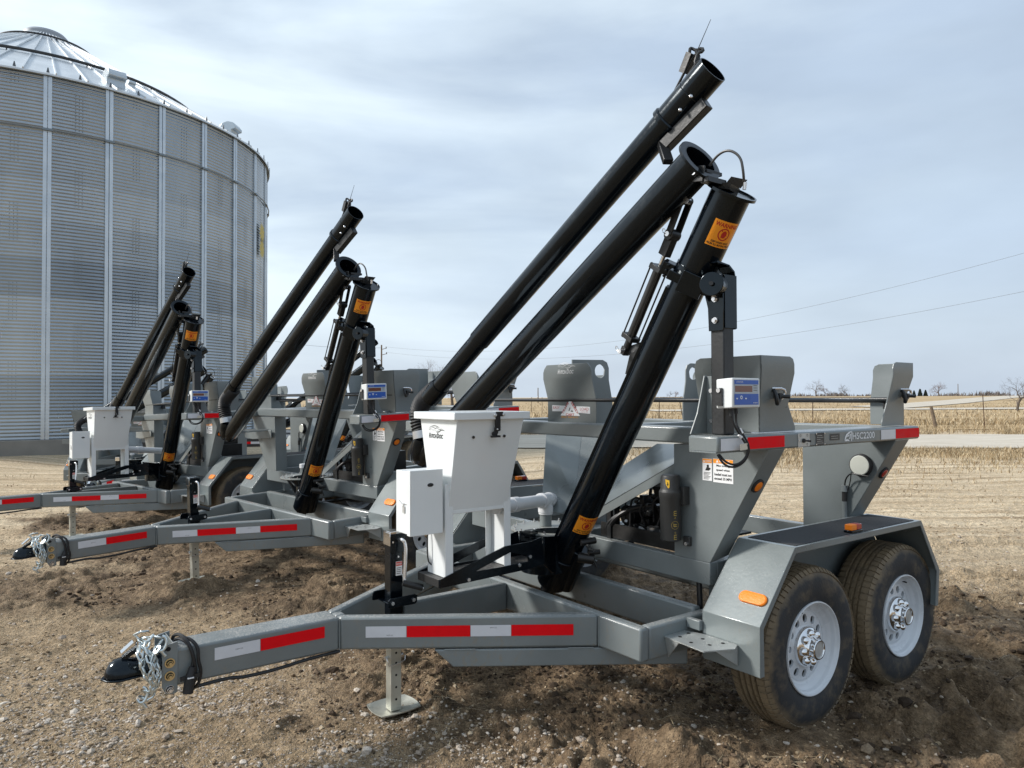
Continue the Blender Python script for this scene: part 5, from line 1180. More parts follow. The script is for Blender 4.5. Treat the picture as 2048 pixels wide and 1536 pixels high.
def ground_material():
    m = bpy.data.materials.new('yard_soil'); m.use_nodes = True; nt = m.node_tree; b = nt.nodes['Principled BSDF']; tc = N(nt, 'ShaderNodeTexCoord'); P = tc.outputs['Object']
    am = N(nt, 'ShaderNodeAttribute', attribute_name='mud').outputs['Fac']; ag = N(nt, 'ShaderNodeAttribute', attribute_name='gravel').outputs['Fac']
    n1 = noise(nt, P, 1.1, 7, .6); n2 = noise(nt, P, 7, 6, .62); n3 = noise(nt, P, 45, 5, .6); n4 = noise(nt, P, 150, 3)
    dry = ramp(nt, n2, [(.3, (.185, .122, .066)), (.48, (.38, .272, .160)), (.7, (.56, .42, .265))])
    dry = mixc(nt, mrange(nt, n3, .35, .7), dry, (.45, .355, .24)); dry = mixc(nt, mrange(nt, n1, .35, .62, 0, .5), dry, (.22, .155, .09))
    # far part of the yard is paler, dry packed
    sp = N(nt, 'ShaderNodeSeparateXYZ'); nt.links.new(P, sp.inputs[0]); far = mrange(nt, sp.outputs[1], 5.2, 9)
    mp = N(nt, 'ShaderNodeMapping'); mp.inputs['Scale'].default_value = (.16, 2.6, 1); mp.inputs['Rotation'].default_value = (0, 0, R_(-9)); nt.links.new(P, mp.inputs[0]); st = noise(nt, mp.outputs[0], 1.3, 7, .65)
    dry = mixc(nt, far, dry, ramp(nt, st, [(.32, (.28, .195, .11)), (.45, (.56, .435, .285)), (.66, (.78, .65, .46))]))
    mudc = ramp(nt, n2, [(.3, (.065, .042, .024)), (.5, (.20, .137, .080)), (.72, (.38, .276, .17))])
    mudc = mixc(nt, mrange(nt, n3, .5, .8, 0, .7), mudc, (.27, .195, .12))
    f = mrange(nt, mathn(nt, 'ADD', am, mathn(nt, 'MULTIPLY', mathn(nt, 'SUBTRACT', n1, .5), .9)), .25, .75)
    c = mixc(nt, f, dry, mudc)
    cr = noise(nt, P, 62, 6, .72); cr2 = noise(nt, P, 21, 5, .65)
    sv = N(nt, 'ShaderNodeVectorMath', operation='SCALE'); nt.links.new(c, sv.inputs[0]); nt.links.new(mathn(nt, 'MULTIPLY', mrange(nt, cr, .36, .60, .62, 1.2), mrange(nt, cr2, .36, .62, .76, 1.16)), sv.inputs['Scale']); c = sv.outputs[0]
    # grit: pale stone flecks
    vo = N(nt, 'ShaderNodeTexVoronoi'); vo.inputs['Scale'].default_value = 70; nt.links.new(P, vo.inputs[0]); pe = mrange(nt, vo.outputs['Distance'], .42, .25); sel = mathn(nt, 'GREATER_THAN', vo.outputs['Color'], .55)
    pg = mathn(nt, 'MULTIPLY', mathn(nt, 'MULTIPLY', pe, sel), mathn(nt, 'ADD', mathn(nt, 'MULTIPLY', ag, .85), .12))
    c = mixc(nt, mathn(nt, 'MULTIPLY', pg, mrange(nt, f, 0, 1, 1, .25)), c, mixc(nt, n3, (.42, .36, .31), (.6, .55, .5)))
    nt.links.new(c, b.inputs['Base Color']); b.inputs['Specular IOR Level'].default_value = .25
    nt.links.new(mrange(nt, f, 0, 1, .95, .72), b.inputs['Roughness'])
    hb = mathn(nt, 'ADD', mathn(nt, 'MULTIPLY', n3, 1.), mathn(nt, 'MULTIPLY', n4, .35)); hb = mathn(nt, 'ADD', hb, mathn(nt, 'MULTIPLY', pg, .5)); hb = mathn(nt, 'ADD', hb, mathn(nt, 'MULTIPLY', n2, 1.2))
    bp = N(nt, 'ShaderNodeBump'); bp.inputs['Strength'].default_value = 1.; bp.inputs['Distance'].default_value = .03; nt.links.new(hb, bp.inputs['Height']); nt.links.new(bp.outputs[0], b.inputs['Normal'])
    return m
def land_mat(name, stops, scl=(1, 1, 1), sc_=1., bump=.6, streak=None, rough=.95):
    m = bpy.data.materials.new(name); m.use_nodes = True; nt = m.node_tree; b = nt.nodes['Principled BSDF']; tc = N(nt, 'ShaderNodeTexCoord')
    mp = N(nt, 'ShaderNodeMapping'); mp.inputs['Scale'].default_value = scl; nt.links.new(tc.outputs['Object'], mp.inputs[0])
    n = noise(nt, mp.outputs[0], sc_, 8, .66); c = ramp(nt, n, stops)
    if streak: n2 = noise(nt, tc.outputs['Object'], streak[0], 5, .6); c = mixc(nt, mrange(nt, n2, .45, .62, 0, streak[2]), c, streak[1])
    nt.links.new(c, b.inputs['Base Color']); b.inputs['Roughness'].default_value = rough; b.inputs['Specular IOR Level'].default_value = .15
    bp = N(nt, 'ShaderNodeBump'); bp.inputs['Strength'].default_value = bump; bp.inputs['Distance'].default_value = .05; nt.links.new(noise(nt, tc.outputs['Object'], 14, 6, .6), bp.inputs['Height']); nt.links.new(bp.outputs[0], b.inputs['Normal'])
    return m
GM = ground_material()
# ---- the yard: rings round the camera spot, finer where it is looked at
ang = np.concatenate([np.arange(-46, 46, .165), np.arange(46, 314, 1.6)]); A = np.radians(ang)
rr = np.concatenate([[.05, .3, .7, 1.1, 1.4], np.exp(np.arange(math.log(1.7), math.log(22), .0031)), np.exp(np.arange(math.log(22), math.log(5200), .045))])
Rg, Ag = np.meshgrid(rr, A, indexing='ij'); gx, gy = (Rg*np.sin(Ag)).ravel(), (Rg*np.cos(Ag)).ravel()
mu, gr = masks(gx, gy); gz = height(gx, gy)
g = grid_mesh('ground', np.stack([gx, gy, gz], 1), len(rr), len(A), GM, closed=True, attrs={'mud': mu, 'gravel': gr}); g['kind'] = 'structure'

rng = np.random.default_rng(7)
ICO_V = []; 
t_ = (1+5**.5)/2
for a in (-1, 1):
    for c in (-t_, t_): ICO_V += [(a, c, 0), (0, a, c), (c, 0, a)]
ICO_V = np.array(ICO_V)/np.hypot(1, t_)
def hull_faces(P):
    bm = bmesh.new(); vs = [bm.verts.new(p) for p in P]; bmesh.ops.convex_hull(bm, input=vs); bm.verts.index_update(); F = [[v.index for v in f.verts] for f in bm.faces]; bm.free(); return np.array(F)
ICO_F = hull_faces(ICO_V)
def scatter(name, xy, size, flat, mt, sink=.25, jit=.28):
    n = len(xy); V_ = ICO_V[None]*(1+rng.uniform(-jit, jit, (n, 12, 1))); s = np.stack([size*rng.uniform(.75, 1.35, n), size*rng.uniform(.7, 1.1, n), size*flat*rng.uniform(.7, 1.2, n)], 1); V_ = V_*s[:, None]
    a = rng.uniform(0, 6.28, n); t = rng.normal(0, .25, n); c, q = np.cos(t)[:, None], np.sin(t)[:, None]; y, z = V_[..., 1]*c-V_[..., 2]*q, V_[..., 1]*q+V_[..., 2]*c; V_ = np.stack([V_[..., 0], y, z], -1)
    c, q = np.cos(a)[:, None], np.sin(a)[:, None]; x, y = V_[..., 0]*c-V_[..., 1]*q, V_[..., 0]*q+V_[..., 1]*c
    hz = height(xy[:, 0], xy[:, 1]); V_ = np.stack([x+xy[:, :1], y+xy[:, 1:2], V_[..., 2]+(hz+size*flat*(1-2*sink)*.5)[:, None]], -1)
    F = (ICO_F[None]+12*np.arange(n)[:, None, None]).reshape(-1, 3)
    o = tri_mesh(name, V_.reshape(-1, 3), F, mt, attrs={'tone': np.repeat(rng.random(n), 12)}); return o
def tone_mat(name, stops, rough=.85, bump=.5, bs=120, tr=0):
    m = bpy.data.materials.new(name); m.use_nodes = True; nt = m.node_tree; b = nt.nodes['Principled BSDF']; a = N(nt, 'ShaderNodeAttribute', attribute_name='tone').outputs['Fac']
    tc = N(nt, 'ShaderNodeTexCoord'); n = noise(nt, tc.outputs['Object'], bs, 4)
    c = ramp(nt, a, stops); sc_ = N(nt, 'ShaderNodeVectorMath', operation='SCALE'); nt.links.new(c, sc_.inputs[0]); nt.links.new(mrange(nt, n, .3, .7, .75, 1.25), sc_.inputs['Scale']); nt.links.new(sc_.outputs[0], b.inputs['Base Color'])
    b.inputs['Roughness'].default_value = rough; b.inputs['Specular IOR Level'].default_value = .25
    if bump: bp = N(nt, 'ShaderNodeBump'); bp.inputs['Strength'].default_value = bump; bp.inputs['Distance'].default_value = .004; nt.links.new(n, bp.inputs['Height']); nt.links.new(bp.outputs[0], b.inputs['Normal'])
    return m
STONE = tone_mat('limestone_chips', [(0, (.22, .17, .125)), (.4, (.36, .30, .24)), (.75, (.44, .38, .31)), (1, (.54, .49, .43))])
CLOD = tone_mat('mud_clods', [(0, (.035, .024, .016)), (.5, (.085, .058, .037)), (.85, (.16, .112, .072)), (1, (.24, .18, .12))], .9)
STRAW = tone_mat('straw_bits', [(0, (.22, .16, .09)), (.6, (.42, .33, .2)), (1, (.58, .50, .34))], .8, 0)
def sample(n, want, rmax=16, half=47, rmin=1.9):
    out = []; tot = 0
    while tot < n:
        k = n*4; a = np.radians(rng.uniform(-half, half, k)); r = rmin*(rmax/rmin)**rng.random(k); x, y = r*np.sin(a), r*np.cos(a); m, gv = masks(x, y); p = want(m, gv, x, y, r); s = rng.random(k) < p
        out.append(np.stack([x, y], 1)[s]); tot += s.sum()
    return np.concatenate(out)[:n]
p = sample(15000, lambda m, g_, x, y, r: np.clip(g_*1.1, 0, 1)*.8*sstep(-.25, .2, fbm(x*2.5, y*2.5, 3, 8)), 9)
tag(scatter('gravel', p, np.clip(rng.lognormal(math.log(.0062), .42, len(p)), .003, .022), .62, STONE, .3), kind='stuff')
p = sample(5000, lambda m, g_, x, y, r: (1-m)*.35+.02, 14)
tag(scatter('loose_stones', p, np.clip(rng.lognormal(math.log(.0065), .5, len(p)), .003, .03), .6, STONE, .35), kind='stuff')
p = sample(13000, lambda m, g_, x, y, r: sstep(.35, .7, m)*sstep(-.1, .25, fbm(x*3.1, y*3.1, 3, 12)), 14)
tag(scatter('mud_clods', p, np.clip(rng.lognormal(math.log(.0078), .55, len(p)), .003, .032), .75, CLOD, .3, .35), kind='stuff')
CRUMB = tone_mat('dry_soil_crumbs', [(0, (.12, .082, .048)), (.45, (.25, .18, .11)), (.8, (.38, .29, .185)), (1, (.46, .38, .27))], .92)
p = sample(26000, lambda m, g_, x, y, r: (.35+.65*sstep(-.2, .25, fbm(x*2.1, y*2.1, 3, 112)))*(1-.5*m), 12)
tag(scatter('soil_crumbs', p, np.clip(rng.lognormal(math.log(.0052), .45, len(p)), .0025, .02), .7, CRUMB, .3, .35), kind='stuff')
# straw and stalk litter
def blades(name, xy, L, w_, lean, mt, up=False, hz=None, curve=.3):
    n = len(xy); a = rng.uniform(0, 6.28, n); el = rng.normal(1.25, lean, n) if up else np.abs(rng.normal(.05, .12, n)); z0 = (height(xy[:, 0], xy[:, 1], False) if up else height(xy[:, 0], xy[:, 1])+.003) if hz is None else hz
    d = np.stack([np.cos(a)*np.cos(el), np.sin(a)*np.cos(el), np.sin(el)], 1); sd_ = np.stack([-np.sin(a), np.cos(a), np.zeros(n)], 1)*w_[:, None]; b0 = np.stack([xy[:, 0], xy[:, 1], z0], 1)
    if up: th = rng.uniform(0, 6.28, n); sd_ = np.stack([np.cos(th), np.sin(th), np.zeros(n)], 1)*w_[:, None]
    m_ = b0+d*(L*.55)[:, None]; e = m_+(d+np.stack([np.cos(a), np.sin(a), -np.ones(n)*.5], 1)*curve)*(L*.45)[:, None]
    P = np.stack([b0-sd_, b0+sd_, m_+sd_*.8, m_-sd_*.8, e+sd_*.15, e-sd_*.15], 1).reshape(-1, 3); o = 6*np.arange(n)[:, None]
    F = np.concatenate([o+np.array([0, 1, 2, 3]), o+np.array([3, 2, 4, 5])]); t = rng.random(n)
    return tri_mesh(name, P, F, mt, attrs={'tone': np.repeat(t, 6)}, k=4)
p = sample(9000, lambda m, g_, x, y, r: sstep(0, .35, fbm(x*1.3, y*1.3, 3, 15)+.05)*(1-.6*g_), 16)
tag(blades('straw_litter', p, rng.uniform(.02, .09, len(p)), rng.uniform(.0006, .0014, len(p)), 0, STRAW), kind='stuff')

# ---- road, verges and fields to the right and behind
def band(name, y0, y1, x0, x1, mt, z, nx=120, ny=12, curve=lambda x: 0, zf=None):
    xs, ts = np.linspace(x0, x1, nx), np.linspace(0, 1, ny); X, T = np.meshgrid(xs, ts, indexing='ij'); Y = curve(X)+y0+(y1-y0)*T
    Z = (zf(X, Y) if zf else 0*X)+z; o = grid_mesh(name, np.stack([X.ravel(), Y.ravel(), Z.ravel()], 1), nx, ny, mt); o['kind'] = 'structure'; return o
ROAD = land_mat('gravel_road_surface', [(.3, (.38, .33, .26)), (.5, (.52, .47, .39)), (.7, (.62, .57, .49))], (.35, 3, 1), 1.2, .5)
def gz_(X, Y): return height(X.ravel(), Y.ravel(), False).reshape(X.shape)
rc = lambda x: -.055*(x-12)+.0005*(x-12)**2
band('gravel_road', 21.6, 29.0, -6, 90, ROAD, .035, 240, 14, rc, gz_)
FIELD = land_mat('stubble_field', [(.3, (.30, .21, .115)), (.5, (.45, .335, .195)), (.7, (.58, .46, .29))], (.03, .35, 1), 1.6, .8, (.05, (.30, .22, .13), .5))
def fz(X, Y): return sstep(34, 60, Y)*.1+sstep(60, 260, Y)*(.7+.7*sstep(20, 120, X))
band('stubble_field', 33.5, 900, -60, 600, FIELD, .03, 160, 120, lambda x: 0*x, fz)
lane1 = lambda x: 72+(x-30)*.12; lane2 = lambda x: 84+(x-46)*1.2
band('field_lane', 0, 8, 14, 60, ROAD, .09, 80, 6, lane1, fz)
band('field_lane', 0, 13, 44, 240, ROAD, .10, 120, 6, lane2, fz)
GRASS = tone_mat('dry_grass', [(0, (.16, .105, .055)), (.35, (.31, .225, .125)), (.7, (.47, .37, .23)), (1, (.62, .53, .37))], .85, 0, 3)
def grassband(n, f, Lr, name):
    x, y = f(n); return tag(blades(name, np.stack([x, y], 1), rng.uniform(*Lr, n)*(1+.8*np.clip(fbm(x*.5, y*.5, 3, 44), -.5, 1)), rng.uniform(.0022, .006, n)*(1+y/30), .42, GRASS, True), kind='stuff')
def near_verge(n):
    x = rng.uniform(2.5, 30, n*3); y = 21.0+rc(x)-np.abs(rng.normal(0, 1, n*3))*3.2; s = (rng.random(n*3) < .15+sstep(-.25, .15, fbm(x*.6, y*.9, 3, 9))*np.clip(1.2-(21.0+rc(x)-y)/8, .05, 1)) & (np.abs(x/y) < .95) & (rng.random(n*3) < sstep(3, 9, x)+.12); return x[s][:n], y[s][:n]
def fill(n, fn):
    X, Y = [], []
    while sum(map(len, X)) < n: a, b = fn(n); X.append(a); Y.append(b)
    return np.concatenate(X)[:n], np.concatenate(Y)[:n]
grassband(26000, lambda n: fill(n, near_verge), (.03, .17), 'dry_verge_grass')
def far_verge(n): x = rng.uniform(-6, 52, n*2); y = 29.4+rc(x)+rng.random(n*2)**1.2*7.5; s = (rng.random(n*2) < .2+sstep(-.2, .2, fbm(x*.4, y*.7, 3, 19))) & (np.abs(x/y) < .95); return x[s], y[s]
grassband(24000, lambda n: fill(n, far_verge), (.10, .34), 'tall_verge_grass')
def sparse(n): x = rng.uniform(-12, 16, n*2); y = rng.uniform(8, 19, n*2); s = (rng.random(n*2) < sstep(.05, .35, fbm(x*.5, y*1.1, 3, 29))) & (np.abs(x/y) < .95); return x[s], y[s]
grassband(3500, lambda n: fill(n, sparse), (.02, .07), 'sparse_yard_grass')
def fld(n): y = 36+np.exp(rng.random(n*2)*4.1)*1.6; x = rng.uniform(-.3, .95, n*2)*y; s = (rng.random(n*2) < .3+.7*sstep(-.2, .2, fbm(x*.05, y*.3, 3, 39))) & ~((y > lane1(x)-2.5) & (y < lane1(x)+8)) & ~((x > 42) & (y > lane2(x)-4) & (y < lane2(x)+13)); return x[s], y[s]
x_, y_ = fill(24000, fld); tag(blades('field_stubble', np.stack([x_, y_], 1), rng.uniform(.12, .38, len(x_)), rng.uniform(.006, .014, len(x_))*(1+y_/60), .4, GRASS, True, hz=fz(x_, y_)+.03), kind='stuff')

# ================================================================ bare trees
BARK = mat('grey_bark', (.10, .08, .065), .9, bump=.6, bscale=30, var=.3, vscale=4)
TWIG = mat('twig_brown', (.12, .095, .08), .9, var=.3, vscale=1)
TWIGR = mat('reddish_twig', (.15, .095, .075), .9, var=.3, vscale=1)
def tree_proto(seed, h=8., spread=.55, levels=6, twig=TWIG, r0=.16, shrub=False):
    rnd = random.Random(seed); tr, cr = MB(), MB()
    def grow(p, d, L, r, lv):
        n = 3; pts = [p]; q = p.copy(); dd = d.copy(); rs = [r]
        for i in range(n): dd = (dd+Vector([rnd.uniform(-.16, .16) for _ in range(3)])+V(0, 0, .03)).normalized(); q = q+dd*L/n; pts.append(q.copy()); rs.append(r*(1-.3*(i+1)/n))
        (tr if lv < 1 else cr).path(pts, rs, 6 if lv < 2 else 3)
        if lv >= levels: return
        k = rnd.choice((2, 3, 3) if lv else (3, 4))
        for j in range(k+(1 if lv > 1 else 0)):
            t = 1. if j < 2 else rnd.uniform(.4, .95); ba = pts[min(n, int(t*n))]; ax = Vector([rnd.uniform(-1, 1) for _ in range(3)]).cross(dd).normalized()
            nd = (dd+ax*rnd.uniform(.35, .95)*spread/.55).normalized(); grow(ba, nd, L*rnd.uniform(.6, .82), rs[-1]*rnd.uniform(.55, .75), lv+1)
    grow(V(0, 0, -.1), V(rnd.uniform(-.05, .05), 0, 1), h*(.26 if not shrub else .12), r0, 0)
    o = empty('bare_tree'); tr.build('trunk', BARK, o); cr.build('crown', twig, o, smooth=False); return o
def put(o, x, y, z, s, rz, label, cat='tree', group='bare trees on the horizon', first=False):
    c = o if first else copy_tree(o); c.location = (x, y, z); c.scale = (s, s, s); c.rotation_euler = (0, 0, rz); tag(c, label, cat, group); return c
def wx(px, D): return (px-1024)/1444.2*D
def wz(py, D): return CAM_H+(796-py)/1444.2*D
ta = tree_proto(3, 5.2, .8, 6, TWIG, .12); put(ta, wx(2034, 66), 66, .1, 1.0, .4, 'lone bare tree with spreading crown in the field at the right edge', first=True)
del ta['group']
tb = tree_proto(8, 8, .8, 7, TWIGR, .24); tc_ = tree_proto(21, 8, .9, 7, TWIG, .24)
LAB = ['reddish bare treetop seen left of the black auger, behind the carts', 'low bare tree behind the carts just left of the utility pole', 'small bare tree showing between the two folded auger tubes']
put(tb, wx(862, 95), 95, 0, 1.15, 1, LAB[0], first=True); put(tc_, wx(905, 110), 110, 0, 1.1, 2, 'bare tree half hidden by the nearest black auger tube', first=True)
put(tc_, wx(733, 100), 100, 0, .78, 3, LAB[1]); put(tb, wx(992, 80), 80, 0, .60, 4, LAB[2])
hor = [(1632, 796, 1.05, 'tallest bare tree of the horizon row, left of the rear cart guide'), (1662, 800, .7, 'bare tree just right of the tallest one in the horizon row'), (1716, 798, .8, 'bare tree on the horizon midway between the two near box guides'), (1878, 797, .9, 'bare tree right of the dark evergreens on the horizon'), (1346, 802, .4, 'tiny far tree seen between the auger tube and the display post'), (1365, 802, .45, 'tiny far tree just left of the display post')]
for i, (px, py, s, lb) in enumerate(hor): put(tb if i % 2 else tc_, wx(px, 330), 330+7*(i % 3), 1.2, s*1.3, i*1.3, lb)
def evergreen(seed, h):
    rnd = random.Random(seed); tr, cr = MB(), MB(); tr.cyl((0, 0, -.2), (0, 0, h*.9), .18, .04, n=8)
    for i in range(1500):
        t = rnd.random()**.8; z = h*(.08+.92*t); R = h*.27*(1-t)**.8*rnd.uniform(.35, 1.12)+.1; a = rnd.uniform(0, 6.28); c = V(R*math.cos(a), R*math.sin(a), z); q = rnd.uniform(.12, .3)
        u = Vector([rnd.uniform(-1, 1) for _ in range(3)]).normalized()*q; w_ = u.orthogonal().normalized()*q*.6; cr.add([c-u-w_, c+u-w_, c+u+w_, c-u+w_], [(0, 1, 2, 3)])
    o = empty('evergreen_tree'); tr.build('trunk', BARK, o); cr.build('crown', mat('dark_evergreen', (.018, .028, .02), .9, var=.4, vscale=1), o, smooth=False); return o
ev = evergreen(4, 4.6)
for i, (px, s) in enumerate(((1828, .6), (1840, .75), (1851, .65))): put(ev, wx(px, 320), 320, 1.2, s, i, ('left one of three dark evergreens on the horizon', 'tallest, middle one of three dark evergreens on the horizon', 'right one of three dark evergreens on the horizon')[i], group='dark evergreens on the horizon', first=(i == 0))
# low brush line along the far field edge
x_ = rng.uniform(30, 330, 9000); y_ = 335+rng.normal(0, 5, 9000); tag(blades('horizon_brush', np.stack([x_, y_], 1), rng.uniform(.5, 2.2, 9000)*np.clip(.6+3.2*fbm(x_*.06, y_*0, 3, 2), .25, 2.2), rng.uniform(.12, .3, 9000), .6, tone_mat('brush_tones', [(0, (.13, .115, .11)), (1, (.22, .19, .17))], .9, 0), True, hz=1.1+0*x_), kind='stuff')

# ================================================================ fence, poles and wires
WOOD = mat('weathered_wood', (.16, .12, .085), .9, bump=.6, bscale=40, var=.3, vscale=8); RUST = mat('rusty_post', (.10, .055, .035), .8, var=.3, vscale=10)
def fpost(px, D, h, lean, lb, wood=False, r=.03):
    x = wx(px, D); z0 = float(height(np.array([x]), np.array([D*1.]), False)[0]) if D < 34 else float(fz(np.array([x]), np.array([D*1.]))[0]); b = MB()
    if wood: b.cyl((0, 0, -.2), (lean, 0, h), .085, .07, n=10)
    else: b.box(-.02, .02, -.003, .003, -.2, h); b.box(-.003, .003, -.02, .02, -.2, h)
    o = b.build('fence_post', WOOD if wood else RUST); o.location = (x, D, z0); o.rotation_euler = (0, 0 if wood else lean, 0); tag(o, lb, 'fence post', 'posts of the field fence'); return Vector((x+(lean if wood else 0), D, z0+h*.9))
posts = [fpost(1317, 39, 1.35, .03, 'steel fence post left of the display post, above the near seed chute'), fpost(1368, 39, 1.3, -.18, 'leaning steel fence post nearest to the display post, on its left', False), fpost(1625, 37, 1.45, 0, 'steel fence post between the two near box guides'),
         fpost(1873, 35, 1.05, -.28, 'stout leaning wooden fence post right of the rear box guide', True), fpost(1968, 34.5, 1.62, -.04, 'tall rusty steel fence post left of the lone bare tree')]
for i, px in enumerate((1063, 1084)): fpost(px, 70, 1.5, 0, ('far steel fence post left of the distant pole', 'far steel fence post right of the distant pole')[i])
for i in range(2):
    b = MB(); b.path([p-V(0, 0, .1+.45*i) for p in posts]+[V(40, 33, 1.2-.45*i)], .004, 4); tag(b.build('fence_wire', RUST), ('upper strand of the field fence', 'lower strand of the field fence')[i]+' running between the posts', 'wire', 'fence wires')
def pole(px, D, top, lb, arm=True, r=.14):
    x = wx(px, D); o = empty('utility_pole', (x, D, 0)); b = MB(); b.cyl((0, 0, -1), (0, 0, top), r, r*.7, n=12); b.build('pole', WOOD, o)
    if arm: b = MB(); b.cyl((0, 0, top-.5), (.5, 0, top-.35), .03, n=8); b.cyl((0, 0, top-1.1), (.55, 0, top-.95), .03, n=8); b.build('bracket_arm', WOOD, o); b = MB(); b.cyl((.5, 0, top-.4), (.5, 0, top-.2), .05, n=8); b.cyl((.55, 0, top-1.0), (.55, 0, top-.8), .05, n=8); b.build('insulator', mat('insulator_brown', (.1, .05, .03), .3), o)
    tag(o, lb, 'utility pole'); return Vector((x, D, top))
P1 = pole(763, 78, wz(690, 78), 'slim wooden utility pole rising behind the middle cart', r=.11)
pole(1076, 150, wz(777, 150), 'thin distant pole on the horizon left of the front box guide', False, .13)
pole(1916, 420, wz(772, 420), 'slender far mast on the right horizon above the field', False, .25)
WIRE = mat('wire_grey', (.16, .17, .18), .5)
def wire(p, q, sag, r, lb):
    b = MB(); b.path([p.lerp(q, t/60)-V(0, 0, sag*4*(t/60)*(1-t/60)) for t in range(61)], r, 5); tag(b.build('overhead_wire', WIRE), lb, 'wire', 'overhead power wires')
QD = 34
Q1, Q2 = V(wx(2300, QD), QD, wz(440, QD)), V(wx(2300, QD), QD, wz(535, QD))
wire(P1+V(.5, 0, -.2), Q1, 2.6, .008, 'upper of the two wires rising to the right edge of the sky'); wire(P1+V(.55, 0, -.8), Q2, 2.2, .008, 'lower of the two wires rising to the right edge of the sky')
wire(V(wx(300, 60), 60, wz(625, 60)), P1+V(0, 0, -.3), .9, .012, 'wire from behind the grain bin to the utility pole')

# ================================================================ grain bin
def grain_bin():
    S = 1.115; cx, cy, R = -15.893*S, 24.439*S, 7.163*S; H = (9.987-1.573)*S+1.573; ph = -.986; dp = 2*math.pi/32; ZB_ = .42
    root = empty('grain_bin', (cx, cy, 0)); tag(root, 'huge corrugated galvanised steel grain bin with conical roof, at left behind the carts', 'grain bin')
    G = bpy.data.materials.new('galvanised_sheet'); G.use_nodes = True; nt = G.node_tree; b = nt.nodes['Principled BSDF']; tc = N(nt, 'ShaderNodeTexCoord')
    mp = N(nt, 'ShaderNodeMapping'); mp.inputs['Scale'].default_value = (1, 1, .25); nt.links.new(tc.outputs['Object'], mp.inputs[0]); n1 = noise(nt, mp.outputs[0], .9, 6); n2 = noise(nt, tc.outputs['Object'], 25, 4)
    # sheets differ a little: each ring of panels has its own tone
    sp = N(nt, 'ShaderNodeSeparateXYZ'); nt.links.new(tc.outputs['Object'], sp.inputs[0]); fl = mathn(nt, 'FLOOR', mathn(nt, 'DIVIDE', sp.outputs[2], 1.12), 0)
    wn = N(nt, 'ShaderNodeTexWhiteNoise', noise_dimensions='1D'); nt.links.new(fl, wn.inputs['W'])
    v = mathn(nt, 'ADD', mathn(nt, 'MULTIPLY', n1, .5), mathn(nt, 'MULTIPLY', wn.outputs[0], .28)); c = ramp(nt, v, [(.18, (.23, .265, .30)), (.45, (.34, .38, .415)), (.7, (.47, .515, .55))])
    nt.links.new(c, b.inputs['Base Color']); b.inputs['Metallic'].default_value = .8; nt.links.new(mrange(nt, n1, .3, .7, .2, .34), b.inputs['Roughness'])
    RF = mat('roof_sheet', (.60, .64, .67), .45, .5, bump=.15, bscale=6, var=.12, vscale=1.)
    a0, a1 = -2.7, .75; nc = 420; pitch = .1016; nz_ = int((H-ZB_)/pitch*5); zs = np.linspace(ZB_, H, nz_); As = np.linspace(a0, a1, nc); Z, AA = np.meshgrid(zs, As, indexing='ij')
    # whole circle but with most facets on the seen side
    AA2 = np.concatenate([As, np.linspace(a1, a0+2*math.pi, 60)[1:-1]]); Z, AA = np.meshgrid(zs, AA2, indexing='ij')
    RR = R+.0115*np.sin((Z-ZB_)/pitch*2*math.pi)
    w_ = grid_mesh('bin_wall', np.stack([(RR*np.cos(AA)).ravel(), (RR*np.sin(AA)).ravel(), Z.ravel()], 1), nz_, len(AA2), G, closed=True); w_.parent = root
    # vertical lap seams with bolt rows, staggered ring by ring
    bs = MB()
    for ri in range(10):
        z0, z1 = ZB_+ri*1.12, min(H, ZB_+(ri+1)*1.12)
        for k in range(32):
            if (k+ri) % 2: continue
            a = ph+(k+.5)*dp
            if not (-2.6 < ((a+math.pi) % (2*math.pi))-math.pi < .6): continue
            c, s = math.cos(a), math.sin(a); t = V(-s, c, 0); r = V(c, s, 0)
            for zi in range(int((z1-z0)/pitch)):
                for o in (-.09, 0, .09): p = r*(R+.008)+t*o+V(0, 0, z0+zi*pitch+.05); bs.obox(p, r*.006, t*.008, V(0, 0, .008))
    bs.build('seam_bolts', mat('bolt_dark', (.12, .13, .14), .4, .7), root, smooth=False)['kind'] = 'stuff'
    # stiffeners
    for k in range(32):
        a = ph+k*dp; c, s = math.cos(a), math.sin(a); t = V(-s, c, 0); r = V(c, s, 0); m = MB()
        def bx(o, rad, w2, d2, z0, z1): m.obox(r*(R+rad)+t*o+V(0, 0, (z0+z1)/2), r*d2, t*w2, V(0, 0, (z1-z0)/2))
        bx(-.10, .022, .004, .022, ZB_, H-.02); bx(-.055, .044, .045, .002, ZB_, H-.02); bx(-.012, .022, .003, .022, ZB_, H-.02); bx(.012, .022, .003, .022, ZB_, H-.02); bx(.055, .044, .045, .002, ZB_, H-.02); bx(.10, .022, .004, .022, ZB_, H-.02)
        if -2.6 < ((a+math.pi) % (2*math.pi))-math.pi < .6:
            for zi in range(int((H-ZB_)/.3)): m.obox(r*(R+.047)+t*-.055+V(0, 0, ZB_+.15+zi*.3), r*.003, t*.008, V(0, 0, .008)); m.obox(r*(R+.047)+t*.055+V(0, 0, ZB_+.15+zi*.3), r*.003, t*.008, V(0, 0, .008))
        m.build('stiffener', mat('stiffener_galv', (.55, .60, .64), .38, .75, var=.12, vscale=2), root, smooth=False)
    m = MB(); m.lathe([(R+.10, -.3), (R+.14, -.3), (R+.14, ZB_-.02), (R+.12, ZB_), (R-.2, ZB_+.001)], (0, 0, 0), (0, 0, 1), 128); m.build('foundation', mat('concrete', (.22, .21, .19), .9, bump=.5, bscale=6, var=.2, vscale=1.5), root)
